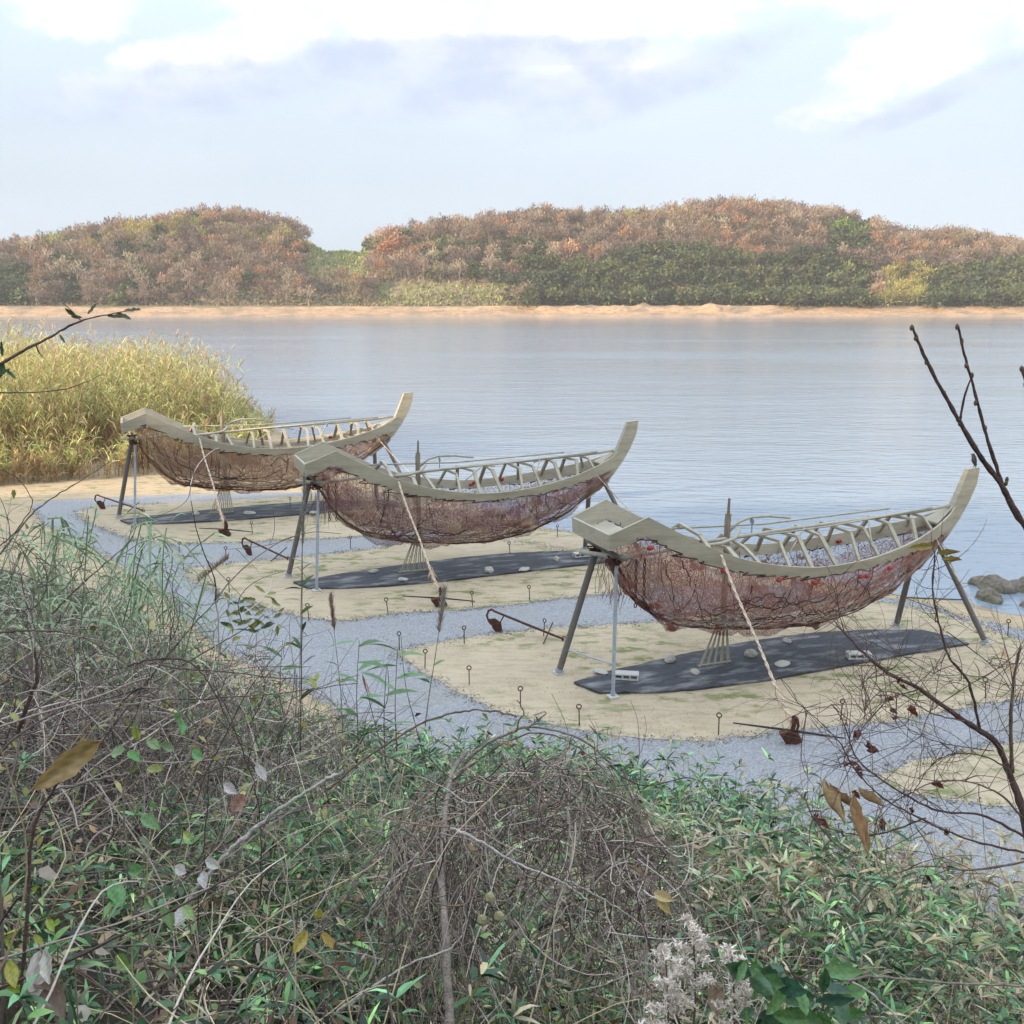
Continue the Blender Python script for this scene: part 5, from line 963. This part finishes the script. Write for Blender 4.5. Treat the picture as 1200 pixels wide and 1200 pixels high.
leafy_vine('vine', 'vine with pale silvery leaves right of the heart leaved vine', 'vine', [(250, 1190), (225, 1100), (222, 1040), (240, 1000)], 2.7, .003, M['bark_grey'], [(175, 995, .07, .1, .9, (.40, .47, .34)), (238, 1020, .06, .3, -.9, (.62, .62, .60)), (240, 1008, .055, .9, -.3, (.55, .56, .52)), (222, 1060, .07, -.3, -.9, (.60, .60, .58)), (205, 1015, .05, .7, -.2, (.55, .50, .48)), (255, 1195, .07, .6, .9, (.36, .42, .22)), (285, 1195, .06, .8, .5, (.42, .46, .32)), (300, 895, .06, .2, -1, (.50, .47, .46)), (285, 930, .06, -.5, -.8, (.34, .20, .16)), (262, 918, .06, .9, -.5, (.48, .44, .44))], lg, .8)
leafy_vine('vine', 'low vine with small yellow green leaves at the left edge of the foreground', 'vine', [(0, 1100), (30, 1085), (60, 1075), (90, 1060), (120, 1050)], 2.2, .003, M['bark_brown'], [(5, 1098, .05, .9, -.2), (22, 1092, .05, -.5, .5), (38, 1046, .035, .8, .4), (55, 1075, .04, .4, -.8), (62, 1082, .035, .9, .1), (40, 1095, .04, .3, -.9), (92, 1060, .03, .8, .2), (372, 1075, .05, .3, .9, (.45, .43, .08)), (360, 1090, .06, -.5, -.6, (.40, .33, .08)), (378, 1092, .05, .4, -1, (.38, .27, .06)), (30, 1160, .05, -.6, .2)], (.27, .36, .06), .7)
def broad_plant():
    o0 = W(930, 1215, 2.5); root = empty('broadleaf_plant', tuple(o0)); o = Vector(root.location); tag(root, 'glossy dark green broad leaved plant at the bottom right of centre', 'plant'); rn = random.Random(8)
    for k in range(5): stem('stem', [(930+k*4, 1215), (925+rn.uniform(-30, 40), 1165), (925+rn.uniform(-60, 60), 1125)], 2.5, .004, .002, M['bark_brown'], root)
    for k in range(46):
        u = rn.uniform(872, 985); v = 1118+rn.uniform(0, 80)+abs(u-930)*.15; curled_leaf(root, Vector(W(u, v, 2.5+rn.uniform(-.15, .15)))-o, rn.uniform(.07, .12), (rn.uniform(-1, 1), rn.uniform(-.6, .2), rn.uniform(-.3, .35)), rn.choice([(.055, .13, .06), (.08, .19, .06), (.10, .23, .07), (.05, .12, .08)]), 'leaf', .5, .5, rn.uniform(-.5, .6))
broad_plant()
def fluffy(u0, v0, Y, name, lb, n=900):
    root = empty(name, tuple(W(u0, v0+90, Y))); o = Vector(root.location); tag(root, lb, 'seed head plant', 'goldenrod gone to fluffy seed'); rn = random.Random(int(u0)); s = Soup(); stem('stem', [(u0, v0+90), (u0+3, v0+40), (u0, v0-30)], Y, .004, .002, M['bark_brown'], root)
    for k in range(13):
        t = k/12; side = rn.choice((-1, 1)); a = (u0+rn.uniform(-4, 4), v0-35+t*95); b = (a[0]+side*(10+24*t)*rn.uniform(.6, 1.1), a[1]-8+rn.uniform(-6, 16)); p, q = W(*a, Y+rn.uniform(-.05, .05)), W(*b, Y+rn.uniform(-.1, .1)); m_ = 110; tt = rng.uniform(0, 1, m_)[:, None]; P = p*(1-tt)+q*tt+np.array([0, 0, 1])*np.sin(tt*2.6)*.012-np.array(o)
        s.blades(P+rng.normal(0, .004, (m_, 3)), rng.normal(0, 1, (m_, 3))+np.array([0, 0, .5]), rng.uniform(.008, .02, m_), rng.uniform(.004, .008, m_), .2, pick([(.78, .71, .62), (.66, .57, .49), (.85, .80, .74), (.48, .39, .32)], m_), 1)
    s.build('seed_head', M['leaf'], root)
fluffy(812, 1120, 2.6, 'seed_plume', 'tallest fluffy beige seed head left of the broad leaved plant'); fluffy(780, 1150, 2.5, 'seed_plume', 'fluffy beige seed head leaning left at the bottom centre right'); fluffy(858, 1150, 2.5, 'seed_plume', 'fluffy beige seed head right beside the broad leaved plant')
leafy_vine('withered_weed', 'thin dark stem with a folded striped yellow leaf right of the vine mound', 'stem', [(800, 1210), (775, 1140), (755, 1090), (745, 1040)], 2.7, .0035, M['bark_dark'], [(766, 1046, .075, 1, -.15, (.52, .42, .20)), (770, 1050, .07, .6, -.7, (.46, .36, .15)), (838, 1150, .10, .1, -1, (.34, .25, .18)), (868, 1125, .09, .15, -1, (.52, .45, .42)), (770, 1110, .06, .9, .2, (.6, .58, .52))], (.5, .4, .2), .6)
# long bare twigs that cross the lower left
TW = [([(200, 1080), (232, 1042), (262, 1005), (300, 970), (340, 940), (380, 915), (402, 904)], 2.8, .0085, .004, 'bark_pale', 'pale thick twig slanting up to the right across the lower left'), ([(60, 925), (110, 915), (150, 905)], 2.6, .005, .003, 'bark_grey', 'short grey twig behind the big curled brown leaf'),
      ([(175, 1125), (200, 1135), (250, 1130), (310, 1135), (360, 1145), (420, 1150)], 2.5, .005, .003, 'bark_brown', 'brown horizontal twig low in the left foreground'), ([(165, 1170), (195, 1150), (230, 1130), (255, 1110)], 2.5, .006, .003, 'bark_brown', 'stubby brown twig rising under the horizontal twig'), ([(290, 1098), (330, 1100), (370, 1118), (400, 1145), (440, 1170)], 2.5, .004, .002, 'bark_grey', 'arched grey twig at the bottom left of centre'),
      ([(20, 860), (35, 820), (44, 790), (40, 760)], 4.2, .010, .005, 'bark_dark', 'dark knotty stem in the left thicket'), ([(0, 742), (40, 738), (90, 745), (130, 765), (165, 790)], 4.6, .006, .003, 'bark_brown', 'brown bough arching over the left thicket'), ([(150, 780), (185, 772), (220, 775), (245, 800), (265, 840), (285, 870)], 4.4, .005, .002, 'bark_dark', 'dark arching cane right of the left thicket'),
      ([(160, 815), (220, 820), (290, 815), (350, 810), (420, 800)], 4.4, .004, .002, 'bark_brown', 'thin cane lying across the left middle ground'), ([(0, 770), (40, 745), (100, 738), (200, 745), (250, 745)], 4.9, .0035, .0015, 'bark_grey', 'thin pale cane running right from the left edge'), ([(0, 650), (30, 610), (60, 585), (100, 560), (130, 540)], 5.5, .006, .002, 'bark_grey', 'grey leaning twig near the reeds at the left edge'), ([(0, 640), (20, 620), (38, 590), (20, 560), (0, 550)], 5., .003, .0015, 'bark_dark', 'hooked dark twig at the left edge'),
      ([(60, 720), (95, 685), (130, 655), (155, 630), (163, 600)], 5.6, .005, .0015, 'bark_brown', 'bare brown twig rising left of the farthest sheet'), ([(20, 710), (60, 680), (100, 660), (110, 640)], 5.4, .004, .0015, 'bark_grey', 'short forked grey twig in the upper left thicket'), ([(238, 1180), (232, 1060), (240, 1000), (245, 900)], 2.9, .003, .0015, 'bark_dark', 'thin upright dark stem left of the pale twig'), ([(305, 1060), (307, 1000), (300, 930), (270, 840), (250, 800)], 3.2, .003, .0015, 'bark_dark', 'long thin upright dark stem through the green grass'),
      ([(410, 1180), (440, 1130), (430, 1080), (460, 1030), (490, 1000)], 2.8, .004, .002, 'bark_pale', 'crooked pale twig left of the sapling trunk'), ([(620, 1150), (640, 1100), (665, 1060)], 2.7, .003, .0015, 'bark_pale', 'short pale twig right of the sapling trunk'), ([(985, 1150), (1020, 1145), (1100, 1150), (1200, 1155)], 2.5, .004, .003, 'bark_grey', 'grey twig lying along the bottom right'), ([(1000, 1150), (1040, 1180), (1060, 1210)], 2.3, .003, .002, 'bark_pale', 'pale stick in the bottom right corner')]
for pts, Y, r0, r1, mt, lb in TW:
    o, P, rad = stem('twig', pts, Y, r0, r1, M[mt], None, .004, 7); tag(o, lb, 'twig')
    c = P[0]; o.data.transform(__import__('mathutils').Matrix.Translation(-c)); o.location = c
# ---- tall individual stems with plumes or narrow leaves standing against the gravel
def tall_stem(name, lb, pts, Y, r, leaves, plume=None, cat='tall grass', lc=(.12, .21, .09), pc=[(.32, .27, .24), (.40, .33, .28)]):
    root = empty(name, tuple(W(*pts[0], Y))); o = Vector(root.location); tag(root, lb, cat); stem('stem', pts, Y, r, r*.4, M['bark_brown'] if plume is None else mat('green culm %d' % pts[0][0], (.15, .19, .09), .6), root, .001); s = Soup()
    if leaves:
        b = np.array([W(u, v, Y) for u, v, *_ in leaves])-np.array(o); d = np.array([(dx, rng.uniform(-.3, .3), dz) for _, _, dx, dz, _ in leaves], float); L_ = np.array([q[4] for q in leaves]); s.blades(b, d, L_, L_*.13+.004, .35, pick([lc, tuple(x*1.3 for x in lc)], len(b)), 4); s.build('leaves', M['leaf'], root)
    if plume:
        s = Soup(); (u0, v0), (u1, v1), w_ = plume; n = 420; t = rng.uniform(0, 1, n); uu = u0+(u1-u0)*t; vv = v0+(v1-v0)*t; P = np.array([W(a, b, Y) for a, b in zip(uu, vv)])-np.array(o); s.blades(P, np.stack([rng.normal(0, w_, n), rng.normal(0, w_, n), np.ones(n)], -1), rng.uniform(.03, .08, n), .0035, .1, pick(pc, n), 2); s.build('plume', M['leaf'], root)
nl = lambda u, vs, L_=.16: [(u, v, (-1)**i*rng.uniform(.6, 1), rng.uniform(.2, .9), L_) for i, v in enumerate(vs)]
tall_stem('broad_grass', 'tall leafy green stem in front of the left stern leg of the middle boat', [(352, 880), (353, 800), (354, 720), (354, 610)], 6.2, .006, [(354, 668, .8, .9, .14), (354, 688, .55, .9, .16), (354, 696, .8, .8, .16), (355, 710, .7, 1, .15), (353, 690, -1, .3, .12), (353, 704, -.9, .4, .13), (354, 740, .3, 1, .12), (353, 760, -.4, .8, .14), (354, 780, .6, .8, .16), (354, 800, -.6, .9, .2), (352, 820, .6, .8, .2), (354, 722, 1, -.6, .14)], None, 'weed', (.06, .11, .055))
tall_stem('plume_grass', 'grey plumed grass rising before the leg of the middle boat', [(350, 860), (352, 760), (354, 640), (356, 565)], 6.4, .003, nl(352, [800, 760, 720], .14), ((355, 640), (357, 560), .20), pc=[(.30, .30, .26), (.38, .37, .31)])
tall_stem('plume_grass', 'short brown plume standing on the gravel left of centre', [(402, 880), (400, 820), (395, 770), (388, 705)], 6.6, .0035, nl(397, [850, 830, 800, 780], .14), ((392, 740), (387, 700), .22), pc=[(.36, .26, .22), (.30, .22, .19)])
tall_stem('plume_grass', 'feathery pale plume in front of the middle planted anchor', [(498, 850), (505, 800), (513, 750), (520, 690)], 5.8, .0035, [(500, 830, .9, .6, .13), (502, 845, .8, .4, .12), (504, 800, -.6, .6, .1), (508, 780, .8, .7, .10)], ((515, 742), (522, 690), .35), pc=[(.38, .34, .30), (.45, .40, .36)])
tall_stem('plume_grass', 'arching pale plume left of the stern legs of the middle boat', [(180, 760), (205, 720), (235, 680), (262, 662)], 7.5, .003, nl(200, [740, 720], .14), ((232, 682), (268, 655), .25), pc=[(.42, .32, .26), (.36, .3, .24)])
tall_stem('dry_weed', 'dark dried weed stem with curled flowers right of the brown plume', [(500, 900), (487, 850), (475, 800), (470, 745)], 5.6, .0035, [(478, 820, .8, -.4, .05), (480, 835, 1, -.6, .07), (473, 790, .7, .3, .04), (492, 860, -1, .8, .1)], None, 'weed', (.17, .09, .07))
tall_stem('dry_weed', 'dried weed with rust brown withered leaves on the gravel at left centre', [(455, 900), (440, 850), (430, 810), (425, 790)], 5.6, .003, [(425, 792, .3, -1, .07), (421, 788, -.3, -1, .06), (429, 800, .4, -1, .07), (445, 812, .7, .5, .04)], None, 'weed', (.24, .10, .06))
for i, (u, v, Y, lb) in enumerate([(465, 880, 5.6, 'green stalk with hanging leaves left of the dark dried weed'), (452, 900, 5.3, 'shorter green stalk at the gravel edge, left of centre'), (300, 860, 7.2, 'green cane with long leaves by the left sand patch'), (420, 870, 6.0, 'pale green cane between the brown plume and the dried weed'), (330, 870, 6.8, 'slender green cane under the tall leafy stem')]):
    tall_stem('cane', lb, [(u, v), (u-2, v-60), (u+1, v-120)], Y, .004, nl(u, [v-10, v-30, v-50, v-70, v-85, v-100, v-112, v-118], .2), None, 'weed', (.13, .24, .11))
# yellow green leafy sprig over the gravel and the drooping canes at the left
leafy_vine('sprig', 'leafy yellow green sprig hanging over the gravel at the left', 'sprig', [(180, 800), (230, 770), (265, 750), (290, 735), (310, 720)], 5.2, .005, M['bark_brown'], [(285+rng.uniform(-25, 45), 708+rng.uniform(-14, 30), rng.uniform(.05, .085), rng.uniform(-1, 1), rng.uniform(-.8, .8), random.choice([(.30, .33, .12), (.17, .22, .09), (.10, .15, .08), (.34, .34, .13)])) for _ in range(42)], (.3, .33, .12), .45)
def left_canes():
    s = Soup(); cols = pick([(.24, .36, .20), (.18, .29, .16), (.30, .38, .22), (.36, .40, .27)], 400); n = 75
    U = rng.uniform(-40, 215, n); V0 = 740+rng.uniform(-40, 60, n); Yd = rng.uniform(5.2, 9.0, n); Vt = rng.uniform(590, 710, n)+np.clip(U-120, 0, 200)*.35
    B = np.array([W(u, v, y) for u, v, y in zip(U, V0, Yd)]); T = np.array([W(u+rng.normal(10, 30), v, y) for u, v, y in zip(U, Vt, Yd)]); t = np.linspace(0, 1, 6)[None, :, None]; bend = rng.normal(0, .12, (n, 3))
    P = B[:, None]*(1-t)+T[:, None]*t+bend[:, None]*np.sin(t*math.pi); B0 = P[:, 0].copy(); B0[:, 2] = ground_h(B0[:, 0], B0[:, 1]); P = np.concatenate([B0[:, None], P], 1); s.strands(P, .0035, cols[:n]*.9, 4)
    for k in range(14):
        f = rng.uniform(.1, 1, n)*5.99; i = f.astype(int)+1; q = (f-np.floor(f))[:, None]; i = np.minimum(i, 5); b = P[np.arange(n), i]*(1-q)+P[np.arange(n), i+1]*q
        s.blades(b, np.stack([rng.normal(0, .8, n), rng.normal(0, .6, n), rng.uniform(-.3, .8, n)], -1), rng.uniform(.12, .30, n), rng.uniform(.010, .020, n), rng.uniform(.4, 1.2, n), cols[rng.integers(0, 400, n)], 4)
    tag(s.build('reed_canes', M['leaf']), 'pale green reed canes with drooping leaves above the left thicket', 'reeds', kind='stuff')
left_canes()
def left_bush(bu, bv, bY, lb, sc):
    root = empty('bare_bush', tuple(W(bu, bv, bY))); o = np.array(root.location); tag(root, lb, 'bush'); s = Soup(); n = 46; zb = ground_h(np.array([o[0]]), np.array([o[1]]))[0]
    B = np.stack([rng.normal(-.3, .8, n), rng.normal(.3, 1.0, n), np.zeros(n)], -1); B[:, 2] = ground_h(B[:, 0]+o[0], B[:, 1]+o[1])-o[2]; P, r = walk(n, 14, B, np.stack([rng.normal(.1, .5, n), rng.normal(0, .5, n), np.ones(n)], -1), sc*rng.uniform(1.1, 1.9, n), .16, .02, rng.uniform(.006, .012, n), .3); s.strands(P, r, pick(BARK, n), 5); s.build('branches', M['twig'], root)
    s = Soup(); lv = P
    for gen, (m_, L0, L1, rr) in enumerate([(500, .4, .9, .0042), (1500, .2, .55, .0026), (2000, .1, .35, .0018)]):
        k = lv.shape[1]; a = rng.integers(0, len(lv), m_); b = rng.integers(k//4, k, m_); Q, r = walk(m_, 10, lv[a, b], rng.normal(0, .8, (m_, 3))+np.array([.1, 0, .3]), rng.uniform(L0, L1, m_), .28, .03, rr, .4); s.strands(Q, r, pick(BARK, m_, .18), 4 if gen == 0 else 3); lv = Q if gen < 1 else np.concatenate([lv[:, :10], Q])
    s.build('twigs', M['twig'], root); s = Soup(); m_ = 900; a = rng.integers(0, len(lv), m_); s.blades(lv[a, -1], rng.normal(0, 1, (m_, 3)), rng.uniform(.03, .06, m_), rng.uniform(.02, .035, m_), .4, pick([(.33, .36, .10), (.20, .28, .09), (.42, .38, .14), (.38, .27, .14)], m_), 2, [.5, 1, .05]); s.build('leaves', M['leaf'], root)
for a_ in ((60, 860, 5.2, 'large bare grey brown bush filling the left foreground', 1.), (150, 815, 6.6, 'bare grey brown bush behind the large left bush', .8), (-40, 760, 6.4, 'bare straw grey bush at the left picture edge', 1.)): left_bush(*a_)
# ------------------------------------------------------------------ sea haze: even, thin air over the whole place
hz = MB().box((0, 290, 45), (1500, 900, 120)); hm = new_mat('sea haze'); nt = hm.node_tree; nt.nodes.remove(nt.nodes['Principled BSDF'])
vs = nt.nodes.new('ShaderNodeVolumePrincipled'); vs.inputs['Density'].default_value = HAZE; vs.inputs['Color'].default_value = (.86, .90, .96, 1); vs.inputs['Anisotropy'].default_value = .0
nt.links.new(vs.outputs[0], nt.nodes['Material Output'].inputs['Volume']); ho = hz.build('haze', hm); tag(ho, kind='stuff')
